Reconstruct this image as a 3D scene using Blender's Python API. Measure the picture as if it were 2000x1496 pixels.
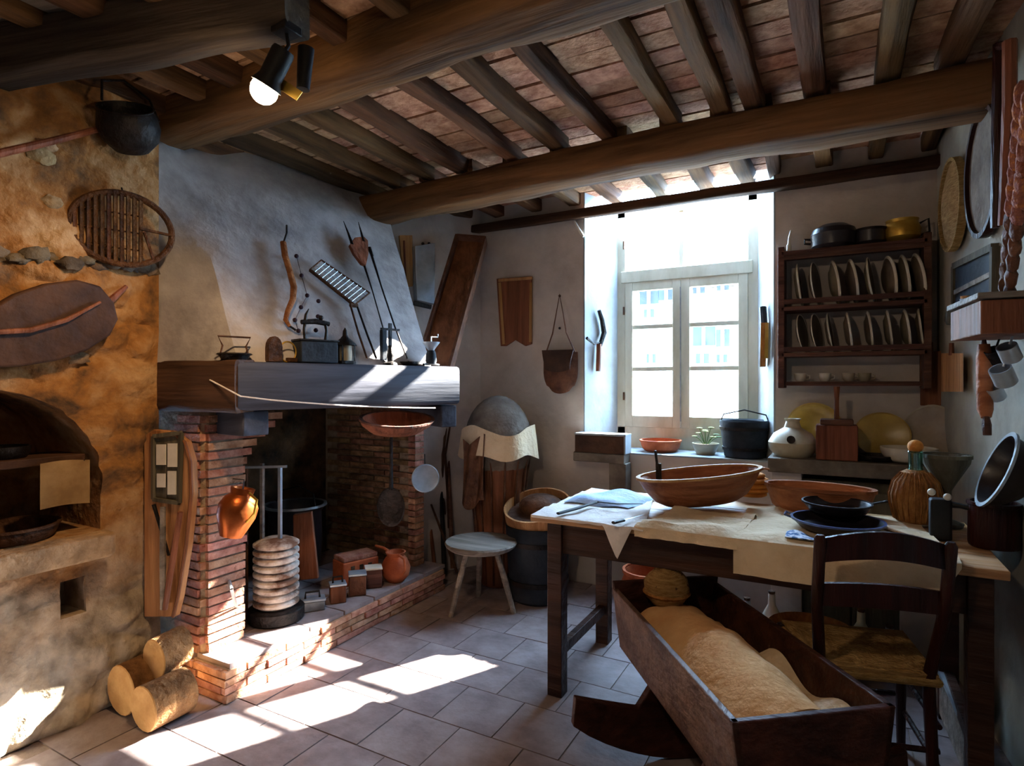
import bpy, math, random
from mathutils import Vector, Matrix, noise, Euler
random.seed(7)
V = Vector
D = bpy.data
for o in list(D.objects): D.objects.remove(o)
col = bpy.context.scene.collection
sc = bpy.context.scene
# ------------------------------------------------------------------ camera
F = 1150.0; YAW = math.radians(28.7); EYE = 1.45
cs, sn = math.cos(YAW), math.sin(YAW)
cam = D.cameras.new('camera'); camo = D.objects.new('camera', cam); col.objects.link(camo)
cam.sensor_width = 36; cam.lens = 36 * F / 2000; cam.clip_start = .02
camo.location = (0, 0, EYE); camo.rotation_euler = (math.radians(90), 0, YAW)
sc.camera = camo
sc.view_settings.view_transform = 'Standard'; sc.view_settings.look = 'None'
sc.view_settings.gamma = 1; sc.view_settings.use_curve_mapping = False
sc.view_settings.exposure = 0.5
# ------------------------------------------------------------------ world, sun
w = D.worlds.new('world'); sc.world = w; w.use_nodes = True
bg = w.node_tree.nodes['Background']
bg.inputs['Color'].default_value = (.43, .67, 1.0, 1); bg.inputs['Strength'].default_value = 46.0
SUN = V((-.462, -.887, -.620)).normalized()
sl = D.lights.new('sun', 'SUN'); slo = D.objects.new('sun', sl); col.objects.link(slo)
slo.rotation_euler = SUN.to_track_quat('-Z', 'Y').to_euler(); slo.location = (3, 8, 6)
sl.energy = 110; sl.color = (1.0, .93, .82); sl.angle = math.radians(.6)
# sampling portal in the window opening
pl = D.lights.new('window_portal', 'AREA'); plo = D.objects.new('window_portal', pl); col.objects.link(plo)
pl.shape = 'RECTANGLE'; pl.size = 1.02; pl.size_y = 1.7; pl.cycles.is_portal = True
plo.location = (-.965, 4.52, 1.98); plo.rotation_euler = (math.radians(-90), 0, 0)
# warm lamps of the room that hang behind the viewer
def point_lamp(name, loc, aim, energy, colr, size, blend, rad=.03):
    l = D.lights.new(name, 'SPOT'); o = D.objects.new(name, l); col.objects.link(o)
    l.energy = energy; l.color = colr; l.spot_size = math.radians(size); l.spot_blend = blend
    l.shadow_soft_size = rad; o.location = loc
    o.rotation_euler = (V(aim) - V(loc)).to_track_quat('-Z', 'Y').to_euler(); return o
WARM = (1.0, .62, .30)
TABLE_LAMP = point_lamp('table_spot_light', (-.75, .35, 2.45), (-.2, 2.7, .8), 34, (1, .78, .56), 110, .8, .05)

# ------------------------------------------------------------------ projection helpers (pixel of the photo -> point on a real surface)
def ray(u, v):
    r = (u - 1000) / F
    return V((-sn + cs * r, cs + sn * r, (748 - v) / F))
def W(u, v, X=None, Y=None, Z=None, t=None):
    d = ray(u, v); o = V((0, 0, EYE))
    if t is None:
        if X is not None: t = X / d.x
        elif Y is not None: t = Y / d.y
        else: t = (Z - EYE) / d.z
    return o + d * t
def plane_hit(u, v, p, n, off=0):
    d = ray(u, v); o = V((0, 0, EYE)); n = n.normalized()
    if n.dot(d) > 0: n = -n
    return o + d * ((p + n * off - o).dot(n) / d.dot(n))
# ------------------------------------------------------------------ mesh builder
def basis(d):
    d = d.normalized()
    a = V((0, 0, 1)) if abs(d.z) < .9 else V((1, 0, 0))
    x = a.cross(d).normalized(); y = d.cross(x).normalized()
    return x, y, d
class MB:
    def __init__(s): s.v = []; s.f = []
    def add(s, vs, fs):
        n = len(s.v); s.v += [V(p) for p in vs]; s.f += [tuple(i + n for i in f) for f in fs]; return s
    def box(s, c, d, R=None):
        c = V(c); x, y, z = [k / 2 for k in d]
        vs = [V((a * x, b * y, e * z)) for a in (-1, 1) for b in (-1, 1) for e in (-1, 1)]
        if R is not None: vs = [R @ q for q in vs]
        return s.add([q + c for q in vs], [(0, 1, 3, 2), (4, 6, 7, 5), (0, 4, 5, 1), (2, 3, 7, 6), (0, 2, 6, 4), (1, 5, 7, 3)])
    def bar(s, a, b, w, h, up=(0, 0, 1)):
        a, b = V(a), V(b); d = (b - a); L = d.length; d.normalize(); up = V(up)
        if abs(up.dot(d)) > .98: up = V((0, 1, 0))
        x = d.cross(up).normalized(); y = x.cross(d).normalized()
        R = Matrix((x, d, y)).transposed()
        return s.box((a + b) / 2, (w, L, h), R)
    def tube(s, pts, r, n=10, cap=True, flat=1.0):
        pts = [V(p) for p in pts]; m = len(pts)
        rr = r if isinstance(r, (list, tuple)) else [r] * m
        vs = []; px = None
        for i, p in enumerate(pts):
            d = (pts[min(i + 1, m - 1)] - pts[max(i - 1, 0)])
            x, y, _ = basis(d)
            if px is not None:
                x = (px - d.normalized() * px.dot(d.normalized()))
                x = x.normalized() if x.length > 1e-6 else basis(d)[0]
                y = d.normalized().cross(x)
            px = x
            for k in range(n):
                a = 2 * math.pi * k / n
                vs.append(p + x * (math.cos(a) * rr[i]) + y * (math.sin(a) * rr[i] * flat))
        fs = [(i * n + k, i * n + (k + 1) % n, (i + 1) * n + (k + 1) % n, (i + 1) * n + k) for i in range(m - 1) for k in range(n)]
        if cap: fs += [tuple(range(n))[::-1], tuple(range((m - 1) * n, m * n))]
        return s.add(vs, fs)
    def lathe(s, prof, n=28, M=None, sx=1, sy=1):
        vs = []
        for r, z in prof:
            for k in range(n):
                a = 2 * math.pi * k / n
                vs.append(V((max(r, 1e-4) * math.cos(a) * sx, max(r, 1e-4) * math.sin(a) * sy, z)))
        m = len(prof)
        fs = [(i * n + k, i * n + (k + 1) % n, (i + 1) * n + (k + 1) % n, (i + 1) * n + k) for i in range(m - 1) for k in range(n)]
        if prof[0][0] > .012 and prof[-1][0] > .012:      # an open ring: close it on itself
            fs += [((m - 1) * n + k, (m - 1) * n + (k + 1) % n, (k + 1) % n, k) for k in range(n)]
        else: fs += [tuple(range(n))[::-1], tuple(range((m - 1) * n, m * n))]
        if M is not None: vs = [M @ q for q in vs]
        return s.add(vs, fs)
    def ball(s, c, r, n=16, m=10, M=None, amp=0, fr=3):
        c = V(c); r = V((r, r, r)) if not hasattr(r, '__len__') else V(r)
        vs = [V((0, 0, -1))]
        for i in range(1, m):
            th = -math.pi / 2 + math.pi * i / m
            vs += [V((math.cos(th) * math.cos(2 * math.pi * k / n), math.cos(th) * math.sin(2 * math.pi * k / n), math.sin(th))) for k in range(n)]
        vs.append(V((0, 0, 1)))
        if amp: vs = [q * (1 + amp * noise.noise(q * fr + c * 7)) for q in vs]
        vs = [V((q.x * r.x, q.y * r.y, q.z * r.z)) for q in vs]
        if M is not None: vs = [M @ q for q in vs]
        fs = [(0, 1 + (k + 1) % n, 1 + k) for k in range(n)]
        for i in range(m - 2):
            a = 1 + i * n; b = a + n
            fs += [(a + k, a + (k + 1) % n, b + (k + 1) % n, b + k) for k in range(n)]
        a = 1 + (m - 2) * n; t = len(vs) - 1
        fs += [(a + k, a + (k + 1) % n, t) for k in range(n)]
        return s.add([q + c for q in vs], fs)
    def prism(s, poly, z0, z1, M=None):
        n = len(poly)
        vs = [V((p[0], p[1], z0)) for p in poly] + [V((p[0], p[1], z1)) for p in poly]
        if M is not None: vs = [M @ q for q in vs]
        return s.add(vs, [tuple(range(n))[::-1], tuple(range(n, 2 * n))] + [(i, (i + 1) % n, n + (i + 1) % n, n + i) for i in range(n)])
    def hexa(s, q):                                  # 8 points: bottom ring then top ring
        return s.add(q, [(3, 2, 1, 0), (4, 5, 6, 7), (0, 1, 5, 4), (1, 2, 6, 5), (2, 3, 7, 6), (3, 0, 4, 7)])
    def sheet(s, fn, nu, nv, th=.003):               # a thin cloth with two sides; fn(a,b) -> point
        P = [[V(fn(i / nu, j / nv)) for j in range(nv + 1)] for i in range(nu + 1)]
        def nrm(i, j):
            a = P[min(i + 1, nu)][j] - P[max(i - 1, 0)][j]; b = P[i][min(j + 1, nv)] - P[i][max(j - 1, 0)]
            c = a.cross(b); return c.normalized() if c.length > 1e-9 else V((0, 0, 1))
        k = nv + 1; N = (nu + 1) * k
        vs = [P[i][j] for i in range(nu + 1) for j in range(k)] + [P[i][j] - nrm(i, j) * th for i in range(nu + 1) for j in range(k)]
        fs = []
        for i in range(nu):
            for j in range(nv):
                a = i * k + j
                fs.append((a, a + k, a + k + 1, a + 1)); fs.append((N + a, N + a + 1, N + a + k + 1, N + a + k))
        for j in range(nv):
            fs.append((j, j + 1, N + j + 1, N + j)); a = nu * k + j; fs.append((a + 1, a, N + a, N + a + 1))
        for i in range(nu):
            a = i * k; fs.append((a + k, a, N + a, N + a + k)); a += nv; fs.append((a, a + k, N + a + k, N + a))
        return s.add(vs, fs)
    def mesh(s, name, smooth=True, ang=35):
        me = D.meshes.new(name); me.from_pydata([tuple(p) for p in s.v], [], s.f)
        if smooth:
            me.polygons.foreach_set('use_smooth', [True] * len(me.polygons))
            me.update(); me.set_sharp_from_angle(angle=math.radians(ang))
        me.update(); return me
    def build(s, name, mat, parent=None, world=True, loc=None, rot=None, bevel=0, smooth=True, ang=35):
        if parent is not None and world:
            off = ROOT.get(parent.name, V((0, 0, 0)))
            s.v = [p - off for p in s.v]
        elif parent is None and loc is None:           # give a lone mesh its origin at its own base
            n = len(s.v); c = sum(s.v, V((0, 0, 0))) / n; c.z = min(p.z for p in s.v)
            s.v = [p - c for p in s.v]; loc = c
        o = D.objects.new(name, s.mesh(name, smooth, ang)); col.objects.link(o)
        o.data.materials.append(mat)
        if parent is not None:
            o.parent = parent
            ROOT[o.name] = ROOT.get(parent.name, V((0, 0, 0))) + (V(loc) if loc is not None else V((0, 0, 0)))
        else: ROOT[o.name] = V(loc)
        if loc is not None: o.location = loc
        if rot is not None: o.rotation_euler = rot
        if bevel:
            b = o.modifiers.new('bevel', 'BEVEL'); b.width = bevel; b.segments = 2; b.limit_method = 'ANGLE'; b.angle_limit = math.radians(40)
        return o
ROOT = {}
def tag(o, label=None, cat=None, group=None, kind=None):
    if label: o['label'] = label
    if cat: o['category'] = cat
    if group: o['group'] = group
    if kind: o['kind'] = kind
    return o
def thing(name, label, cat, loc, group=None, rot=None, kind=None):
    o = D.objects.new(name, None); col.objects.link(o); o.empty_display_size = .05
    o.location = loc; ROOT[o.name] = V(loc)
    if rot is not None: o.rotation_euler = rot
    return tag(o, label, cat, group, kind)
def dup(root, loc=None, rot=None, label=None):
    r = root.copy(); col.objects.link(r)
    if loc is not None: r.location = loc
    if rot is not None: r.rotation_euler = rot
    if label: r['label'] = label
    for ch in root.children:
        c = ch.copy(); col.objects.link(c); c.parent = r
        for g in ch.children:
            d = g.copy(); col.objects.link(d); d.parent = c
    return r
def RX(a): return Matrix.Rotation(a, 4, 'X')
def RY(a): return Matrix.Rotation(a, 4, 'Y')
def RZ(a): return Matrix.Rotation(a, 4, 'Z')
def TR(p): return Matrix.Translation(V(p))
def facing(n, up=(0, 0, 1)):                          # matrix whose local Z is n and local Y is as near 'up' as can be
    z = V(n).normalized(); u = V(up); x = u.cross(z).normalized(); y = z.cross(x)
    return Matrix((x, y, z)).transposed().to_4x4()
# ------------------------------------------------------------------ materials
def srgb(r, g, b): return tuple(((c / 255) ** 2.2) for c in (r, g, b)) + (1,)
def mat(name, c1, c2=None, c3=None, rough=.8, metal=0, scale=6, stretch=(1, 1, 1), bump=.15, detail=6, rand=.0, bscale=None, spec=.3, dist=0, lo=.35, hi=.68):
    m = D.materials.new(name); m.use_nodes = True; nt = m.node_tree; N = nt.nodes; L = nt.links
    b = N['Principled BSDF']; b.inputs['Roughness'].default_value = rough; b.inputs['Metallic'].default_value = metal
    b.inputs['Specular IOR Level'].default_value = spec
    tc = N.new('ShaderNodeTexCoord'); mp = N.new('ShaderNodeMapping'); mp.inputs['Scale'].default_value = stretch
    L.new(tc.outputs['Object'], mp.inputs[0])
    oi = N.new('ShaderNodeObjectInfo')
    ad = N.new('ShaderNodeVectorMath'); ad.operation = 'ADD'
    mu = N.new('ShaderNodeMath'); mu.operation = 'MULTIPLY'; mu.inputs[1].default_value = 37.0
    L.new(oi.outputs['Random'], mu.inputs[0]); L.new(mp.outputs[0], ad.inputs[0]); L.new(mu.outputs[0], ad.inputs[1])
    nz = N.new('ShaderNodeTexNoise'); nz.inputs['Scale'].default_value = scale; nz.inputs['Detail'].default_value = detail
    nz.inputs['Roughness'].default_value = .62; nz.inputs['Distortion'].default_value = dist
    L.new(ad.outputs[0], nz.inputs['Vector'])
    cr = N.new('ShaderNodeValToRGB'); e = cr.color_ramp.elements
    c2 = c2 or c1
    e[0].position = lo; e[0].color = c1; e[1].position = hi; e[1].color = c2
    if c3: x = e.new((lo + hi) / 2); x.color = c3
    L.new(nz.outputs['Fac'], cr.inputs[0]); out = cr.outputs[0]
    if rand:
        hs = N.new('ShaderNodeHueSaturation'); mr = N.new('ShaderNodeMapRange')
        mr.inputs['To Min'].default_value = 1 - rand; mr.inputs['To Max'].default_value = 1 + rand
        L.new(oi.outputs['Random'], mr.inputs[0]); L.new(mr.outputs[0], hs.inputs['Value'])
        m2 = N.new('ShaderNodeMath'); m2.operation = 'MULTIPLY'; m2.inputs[1].default_value = 7.31
        m3 = N.new('ShaderNodeMath'); m3.operation = 'FRACT'; m4 = N.new('ShaderNodeMapRange')
        m4.inputs['To Min'].default_value = .5 - rand * .06; m4.inputs['To Max'].default_value = .5 + rand * .06
        L.new(oi.outputs['Random'], m2.inputs[0]); L.new(m2.outputs[0], m3.inputs[0]); L.new(m3.outputs[0], m4.inputs[0]); L.new(m4.outputs[0], hs.inputs['Hue'])
        L.new(out, hs.inputs['Color']); out = hs.outputs[0]
    L.new(out, b.inputs['Base Color'])
    if bump:
        n2 = N.new('ShaderNodeTexNoise'); n2.inputs['Scale'].default_value = bscale or scale * 3; n2.inputs['Detail'].default_value = 5
        L.new(ad.outputs[0], n2.inputs['Vector'])
        bp = N.new('ShaderNodeBump'); bp.inputs['Strength'].default_value = min(1, bump * 2); bp.inputs['Distance'].default_value = .02
        L.new(n2.outputs['Fac'], bp.inputs['Height']); L.new(bp.outputs[0], b.inputs['Normal'])
    return m
def wood(name, dark, light, axis='x', scale=7, rough=.7, rand=.12, bump=.35, spec=.25):
    st = {'x': (.12, 1.6, 1.6), 'y': (1.6, .12, 1.6), 'z': (1.6, 1.6, .12)}[axis]
    return mat(name, dark, light, rough=rough, scale=scale, stretch=st, bump=bump, rand=rand, bscale=scale * 2.5, spec=spec, dist=.6)
M = {}
M['plaster'] = mat('plaster', srgb(164, 152, 144), srgb(196, 186, 178), rough=.95, scale=2.2, bump=.25, bscale=9, lo=.3, hi=.62)
M['hood'] = mat('hood_plaster', srgb(128, 124, 124), srgb(188, 184, 184), srgb(162, 158, 158), rough=.95, scale=3, bump=.35, bscale=10, lo=.3, hi=.7)
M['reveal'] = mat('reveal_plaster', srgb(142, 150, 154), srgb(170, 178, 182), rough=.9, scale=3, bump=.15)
M['rightwall'] = mat('limewash', srgb(140, 136, 126), srgb(172, 168, 156), rough=.95, scale=3, bump=.2)
M['stone'] = mat('stone_wall', srgb(74, 60, 48), srgb(184, 150, 110), srgb(150, 106, 62), rough=.95, scale=4.5, detail=12, bump=.6, bscale=22, lo=.34, hi=.66, dist=.3)
M['stonepale'] = mat('stone_pale', srgb(118, 98, 74), srgb(176, 148, 112), rough=.95, scale=8, bump=.5, rand=.3)
M['stonegrey'] = mat('stone_grey', srgb(76, 66, 56), srgb(128, 112, 92), rough=.95, scale=7, bump=.5, rand=.25)
M['soot'] = mat('sooty_stone', srgb(30, 26, 22), srgb(96, 72, 48), rough=.95, scale=5, bump=.5)
M['mortar'] = mat('mortar', srgb(138, 118, 98), srgb(176, 156, 132), rough=.95, scale=12, bump=.4)
M['brick'] = mat('brick', srgb(146, 96, 76), srgb(196, 150, 126), rough=.9, scale=14, bump=.3, rand=.28)
M['sootbrick'] = mat('sooty_brick', srgb(100, 76, 56), srgb(160, 122, 90), rough=.92, scale=12, bump=.35, rand=.35)
M['ceil_tile'] = mat('ceiling_tile', srgb(142, 98, 74), srgb(196, 154, 124), rough=.9, scale=16, bump=.25, rand=.22)
M['ceil_base'] = mat('ceiling_mortar', srgb(120, 92, 76), srgb(158, 126, 104), rough=.95, scale=10, bump=.3)
M['floor_tile'] = mat('floor_tile', srgb(116, 102, 102), srgb(146, 134, 134), rough=.6, scale=7, bump=.12, rand=.1, spec=.4)
M['grout'] = mat('grout', srgb(112, 98, 92), srgb(132, 118, 110), rough=.95, scale=20)
M['beam'] = wood('beam_wood', srgb(62, 42, 26), srgb(136, 98, 62), 'x', 5, .85)
M['plate_beam'] = wood('wall_plate_wood', srgb(48, 32, 22), srgb(84, 58, 40), 'x', 6, .85)
M['joist'] = wood('joist_wood', srgb(54, 37, 24), srgb(116, 84, 56), 'x', 6, .85, rand=.25)
M['grey_beam'] = wood('grey_beam_wood', srgb(46, 38, 32), srgb(88, 76, 64), 'x', 6, .85)
M['mantel'] = wood('mantel_wood_skylit', srgb(50, 52, 62), srgb(80, 84, 98), 'x', 6, .65, bump=.12)  # blue of the sky light put into the mantel wood; return stays brown
M['mantel2'] = wood('mantel_return_wood', srgb(56, 40, 32), srgb(98, 72, 56), 'x', 6, .7)
M['table'] = wood('table_wood', srgb(44, 28, 22), srgb(76, 50, 38), 'x', 7, .5)
M['table_top'] = wood('table_top_wood', srgb(150, 110, 74), srgb(190, 150, 110), 'x', 7, .5)
M['chair'] = wood('chair_wood', srgb(32, 14, 11), srgb(56, 26, 20), 'z', 9, .4)
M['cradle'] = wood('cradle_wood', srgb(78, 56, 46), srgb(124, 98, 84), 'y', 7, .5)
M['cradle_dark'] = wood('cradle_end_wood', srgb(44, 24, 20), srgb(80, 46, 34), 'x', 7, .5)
M['rack'] = wood('rack_wood', srgb(64, 40, 34), srgb(104, 70, 58), 'x', 9, .6)
M['trough'] = wood('trough_wood', srgb(120, 70, 42), srgb(172, 112, 74), 'x', 8, .55)
M['redwood'] = wood('red_brown_wood', srgb(96, 56, 38), srgb(146, 92, 66), 'z', 8, .6)
M['lightwood'] = wood('light_wood', srgb(150, 104, 62), srgb(196, 148, 98), 'z', 9, .6)
M['greywood'] = wood('weathered_wood', srgb(96, 88, 80), srgb(150, 140, 130), 'x', 9, .6)
M['counter'] = mat('counter_stone', srgb(88, 80, 72), srgb(128, 118, 106), rough=.7, scale=7, bump=.2)
M['cabinet'] = wood('cabinet_wood', srgb(72, 68, 56), srgb(104, 98, 82), 'z', 8, .7)
M['endgrain'] = mat('log_end', srgb(186, 140, 86), srgb(216, 172, 116), rough=.85, scale=9, bump=.2)
M['bark'] = mat('bark', srgb(98, 70, 44), srgb(150, 112, 74), rough=.95, scale=14, bump=.6)
M['iron'] = mat('black_iron', srgb(24, 22, 22), srgb(48, 42, 40), rough=.5, metal=.6, scale=14, bump=.2, spec=.5)
M['rust'] = mat('rusty_iron', srgb(58, 40, 30), srgb(104, 72, 50), rough=.7, metal=.3, scale=14, bump=.3)
M['greymetal'] = mat('grey_metal', srgb(120, 126, 132), srgb(168, 174, 180), rough=.35, metal=.7, scale=8, bump=.05)
M['zinc'] = mat('zinc', srgb(150, 160, 172), srgb(190, 200, 210), rough=.4, metal=.6, scale=6, bump=.05)
M['copper'] = mat('copper', srgb(130, 64, 32), srgb(184, 104, 56), rough=.35, metal=.8, scale=8, bump=.06)
M['brass'] = mat('brass', srgb(170, 130, 50), srgb(214, 176, 84), rough=.35, metal=.7, scale=8, bump=.05)
M['dark_pot'] = mat('dark_enamel', srgb(28, 26, 30), srgb(46, 42, 46), rough=.35, scale=8, bump=.05, spec=.5)
M['blue_rim'] = mat('blue_enamel', srgb(40, 54, 92), srgb(80, 96, 140), rough=.3, scale=8, bump=0, spec=.5)
M['terracotta'] = mat('terracotta', srgb(140, 68, 40), srgb(186, 104, 68), rough=.75, scale=8, bump=.15)
M['white_china'] = mat('white_china', srgb(196, 188, 172), srgb(224, 218, 204), rough=.3, scale=5, bump=0, spec=.5)
M['cream_china'] = mat('cream_china', srgb(150, 138, 116), srgb(186, 174, 150), rough=.35, scale=5, bump=0, rand=.3, spec=.5)
M['dish_dark'] = mat('shaded_china', srgb(84, 74, 62), srgb(118, 106, 88), rough=.4, scale=5, bump=0, rand=.35)  # white plates: shade inside the rack put into their face colour
M['drum'] = mat('mottled_canvas', srgb(112, 84, 68), srgb(214, 206, 198), rough=.8, scale=7, bump=.2, lo=.4, hi=.6)  # brown and off-white mottled by noise
M['yellow_china'] = mat('yellow_glaze', srgb(150, 120, 40), srgb(190, 158, 66), rough=.3, scale=6, bump=0, spec=.5)
M['cloth'] = mat('white_cloth', srgb(214, 204, 196), srgb(232, 226, 220), rough=.95, scale=8, bump=.15, bscale=60)
M['cream'] = mat('cream_cloth', srgb(204, 178, 142), srgb(224, 202, 170), rough=.95, scale=6, bump=.2, bscale=40)
M['blanket'] = mat('linen_blanket', srgb(202, 150, 98), srgb(224, 180, 128), rough=.95, scale=5, bump=.25, bscale=30)
M['bluecloth'] = mat('pale_blue_cloth', srgb(150, 178, 214), srgb(196, 212, 232), rough=.95, scale=8, bump=.15, bscale=50)
M['pattern'] = mat('blue_patterned_cloth', srgb(70, 104, 150), srgb(206, 214, 226), rough=.95, scale=40, bump=.1, lo=.45, hi=.55)
M['leather'] = mat('leather', srgb(70, 44, 32), srgb(116, 78, 56), rough=.6, scale=9, bump=.3, rand=.1)
M['leather_dark'] = mat('dark_leather', srgb(54, 36, 28), srgb(90, 62, 44), rough=.7, scale=5, bump=.3)
M['greyfelt'] = mat('grey_dome', srgb(92, 82, 74), srgb(126, 116, 106), rough=.9, scale=9, bump=.2)
M['straw'] = mat('straw', srgb(150, 112, 62), srgb(200, 160, 104), rough=.9, scale=24, stretch=(1, 1, 6), bump=.5, rand=.15)
M['wicker'] = mat('wicker', srgb(120, 74, 36), srgb(176, 120, 66), rough=.8, scale=20, stretch=(1, 1, .4), bump=.4, rand=.1)
M['wicker_dark'] = mat('dark_wicker', srgb(58, 38, 26), srgb(104, 70, 44), rough=.85, scale=20, bump=.4, rand=.2)
M['blackcord'] = mat('black_paint', srgb(20, 20, 22), srgb(34, 34, 36), rough=.6, scale=10, bump=.05)
M['frame'] = mat('window_paint', srgb(176, 172, 150), srgb(206, 204, 186), rough=.55, scale=6, stretch=(1, 1, .3), bump=.1)
M['darkblue'] = mat('dark_blue_paint', srgb(28, 34, 42), srgb(48, 56, 66), rough=.7, scale=7, bump=.15)
M['pumpkin'] = mat('bread_crust', srgb(180, 106, 40), srgb(220, 150, 70), rough=.7, scale=9, bump=.2)
M['corn'] = mat('dried_corn', srgb(120, 62, 36), srgb(200, 122, 50), srgb(150, 96, 84), rough=.8, scale=16, bump=.5)
M['green'] = mat('leaf', srgb(56, 84, 44), srgb(96, 124, 70), rough=.8, scale=12)
M['parchment'] = mat('parchment', srgb(128, 100, 64), srgb(160, 130, 88), rough=.9, scale=8, bump=.1)
M['facade'] = mat('facade', srgb(214, 208, 192), srgb(236, 232, 222), rough=.9, scale=3, bump=.1)
M['shade'] = mat('facade_window', srgb(26, 32, 44), srgb(44, 52, 66), rough=.6, scale=3, bump=0)
M['roof'] = mat('outside_roof', srgb(190, 176, 160), srgb(220, 210, 196), rough=.9, scale=9)
M['dots'] = mat('dark_nut', srgb(46, 34, 46), srgb(70, 50, 60), rough=.8, scale=12)
def lower_wash(m):
    nt = m.node_tree; N = nt.nodes; L = nt.links; b = N['Principled BSDF']
    src = b.inputs['Base Color'].links[0].from_socket
    tc = N.new('ShaderNodeTexCoord'); sp = N.new('ShaderNodeSeparateXYZ'); L.new(tc.outputs['Object'], sp.inputs[0])
    nz = N.new('ShaderNodeTexNoise'); nz.inputs['Scale'].default_value = 3.5; nz.inputs['Detail'].default_value = 6; L.new(tc.outputs['Object'], nz.inputs['Vector'])
    ma = N.new('ShaderNodeMath'); ma.operation = 'MULTIPLY_ADD'; ma.inputs[1].default_value = .9; L.new(nz.outputs['Fac'], ma.inputs[0]); L.new(sp.outputs['Z'], ma.inputs[2])
    mr = N.new('ShaderNodeMapRange'); mr.inputs['From Min'].default_value = 1.25; mr.inputs['From Max'].default_value = .85; L.new(ma.outputs[0], mr.inputs[0])
    mx = N.new('ShaderNodeMix'); mx.data_type = 'RGBA'; L.new(mr.outputs[0], mx.inputs[0]); L.new(src, mx.inputs[6])
    n2 = N.new('ShaderNodeTexNoise'); n2.inputs['Scale'].default_value = 9; n2.inputs['Detail'].default_value = 8
    cr = N.new('ShaderNodeValToRGB'); cr.color_ramp.elements[0].color = srgb(128, 116, 100); cr.color_ramp.elements[1].color = srgb(196, 182, 160); cr.color_ramp.elements[0].position = .35; cr.color_ramp.elements[1].position = .62
    L.new(tc.outputs['Object'], n2.inputs['Vector']); L.new(n2.outputs['Fac'], cr.inputs[0]); L.new(cr.outputs[0], mx.inputs[7]); L.new(mx.outputs[2], b.inputs['Base Color'])
lower_wash(M['stone'])
def glassmat(name, tint, gl=.08):
    m = D.materials.new(name); m.use_nodes = True; N = m.node_tree.nodes; L = m.node_tree.links
    N.remove(N['Principled BSDF']); out = N['Material Output']
    t = N.new('ShaderNodeBsdfTransparent'); t.inputs[0].default_value = tint
    g = N.new('ShaderNodeBsdfGlossy'); g.inputs['Roughness'].default_value = .05
    mx = N.new('ShaderNodeMixShader'); mx.inputs[0].default_value = gl
    L.new(t.outputs[0], mx.inputs[1]); L.new(g.outputs[0], mx.inputs[2]); L.new(mx.outputs[0], out.inputs[0]); return m
M['pane'] = glassmat('window_glass', (.96, .98, .98, 1), .05)
M['bottle'] = glassmat('green_glass', (.42, .66, .56, 1), .18)
def emit(name, c, s):
    m = D.materials.new(name); m.use_nodes = True; b = m.node_tree.nodes['Principled BSDF']
    b.inputs['Emission Color'].default_value = c; b.inputs['Emission Strength'].default_value = s; b.inputs['Base Color'].default_value = (0, 0, 0, 1); return m
M['bulb'] = emit('lamp_bulb', (1, .72, .42, 1), 60)

# ================================================================== SETTING
# ---- floor
fl = MB().box((-1.3, 1.4, -.05), (4.6, 6.2, .09)).build('floor', M['grout'], smooth=False); tag(fl, kind='structure')
TS = .30
tile_me = MB().box((0, 0, 0), (TS - .006, TS - .006, .014)).mesh('floor_tile', False); tile_me.materials.append(M['floor_tile'])
n = 0
for j in range(12):
    for i in range(13):
        x = -2.88 + TS / 2 + i * TS + (TS / 2 if j % 2 else 0); y = .72 + j * TS
        if x > .68: continue
        if n >= 300: break
        o = D.objects.new('floor_tile', tile_me); col.objects.link(o); o.parent = fl
        o.location = V((x, y, -.0065 + random.uniform(-.0012, .0008))) - ROOT[fl.name]
        o.rotation_euler = (random.uniform(-.002, .002), random.uniform(-.002, .002), random.uniform(-.006, .006)); n += 1
# ---- back wall with splayed window embrasure
b = MB()
b.prism([(-2.75, 4.0), (-1.60, 4.0), (-1.47, 4.38), (-1.47, 4.62), (-2.75, 4.62)], 0, 2.84)
b.prism([(-.32, 4.0), (.75, 4.0), (.75, 4.62), (-.455, 4.62), (-.455, 4.38)], 0, 2.84)
b.prism([(-1.60, 4.0), (-.32, 4.0), (-.455, 4.38), (-.455, 4.62), (-1.47, 4.62), (-1.47, 4.38)], 0, .95)
tag(b.build('wall_back', M['plaster'], smooth=False), kind='structure')
# embrasure linings
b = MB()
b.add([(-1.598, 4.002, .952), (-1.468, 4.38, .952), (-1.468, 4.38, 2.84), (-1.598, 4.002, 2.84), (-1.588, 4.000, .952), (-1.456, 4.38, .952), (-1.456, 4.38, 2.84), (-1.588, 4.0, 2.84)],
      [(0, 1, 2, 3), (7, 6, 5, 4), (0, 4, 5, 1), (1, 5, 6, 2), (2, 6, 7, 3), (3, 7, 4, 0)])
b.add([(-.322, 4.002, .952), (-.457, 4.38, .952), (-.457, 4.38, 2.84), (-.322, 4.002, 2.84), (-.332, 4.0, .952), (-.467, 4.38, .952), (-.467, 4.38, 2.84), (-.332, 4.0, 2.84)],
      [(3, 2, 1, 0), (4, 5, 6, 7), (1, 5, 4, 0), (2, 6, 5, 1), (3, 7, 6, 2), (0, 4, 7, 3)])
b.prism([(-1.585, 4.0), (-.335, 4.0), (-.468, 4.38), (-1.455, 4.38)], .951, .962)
tag(b.build('trim_1', M['reveal'], smooth=False), kind='structure')
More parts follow.
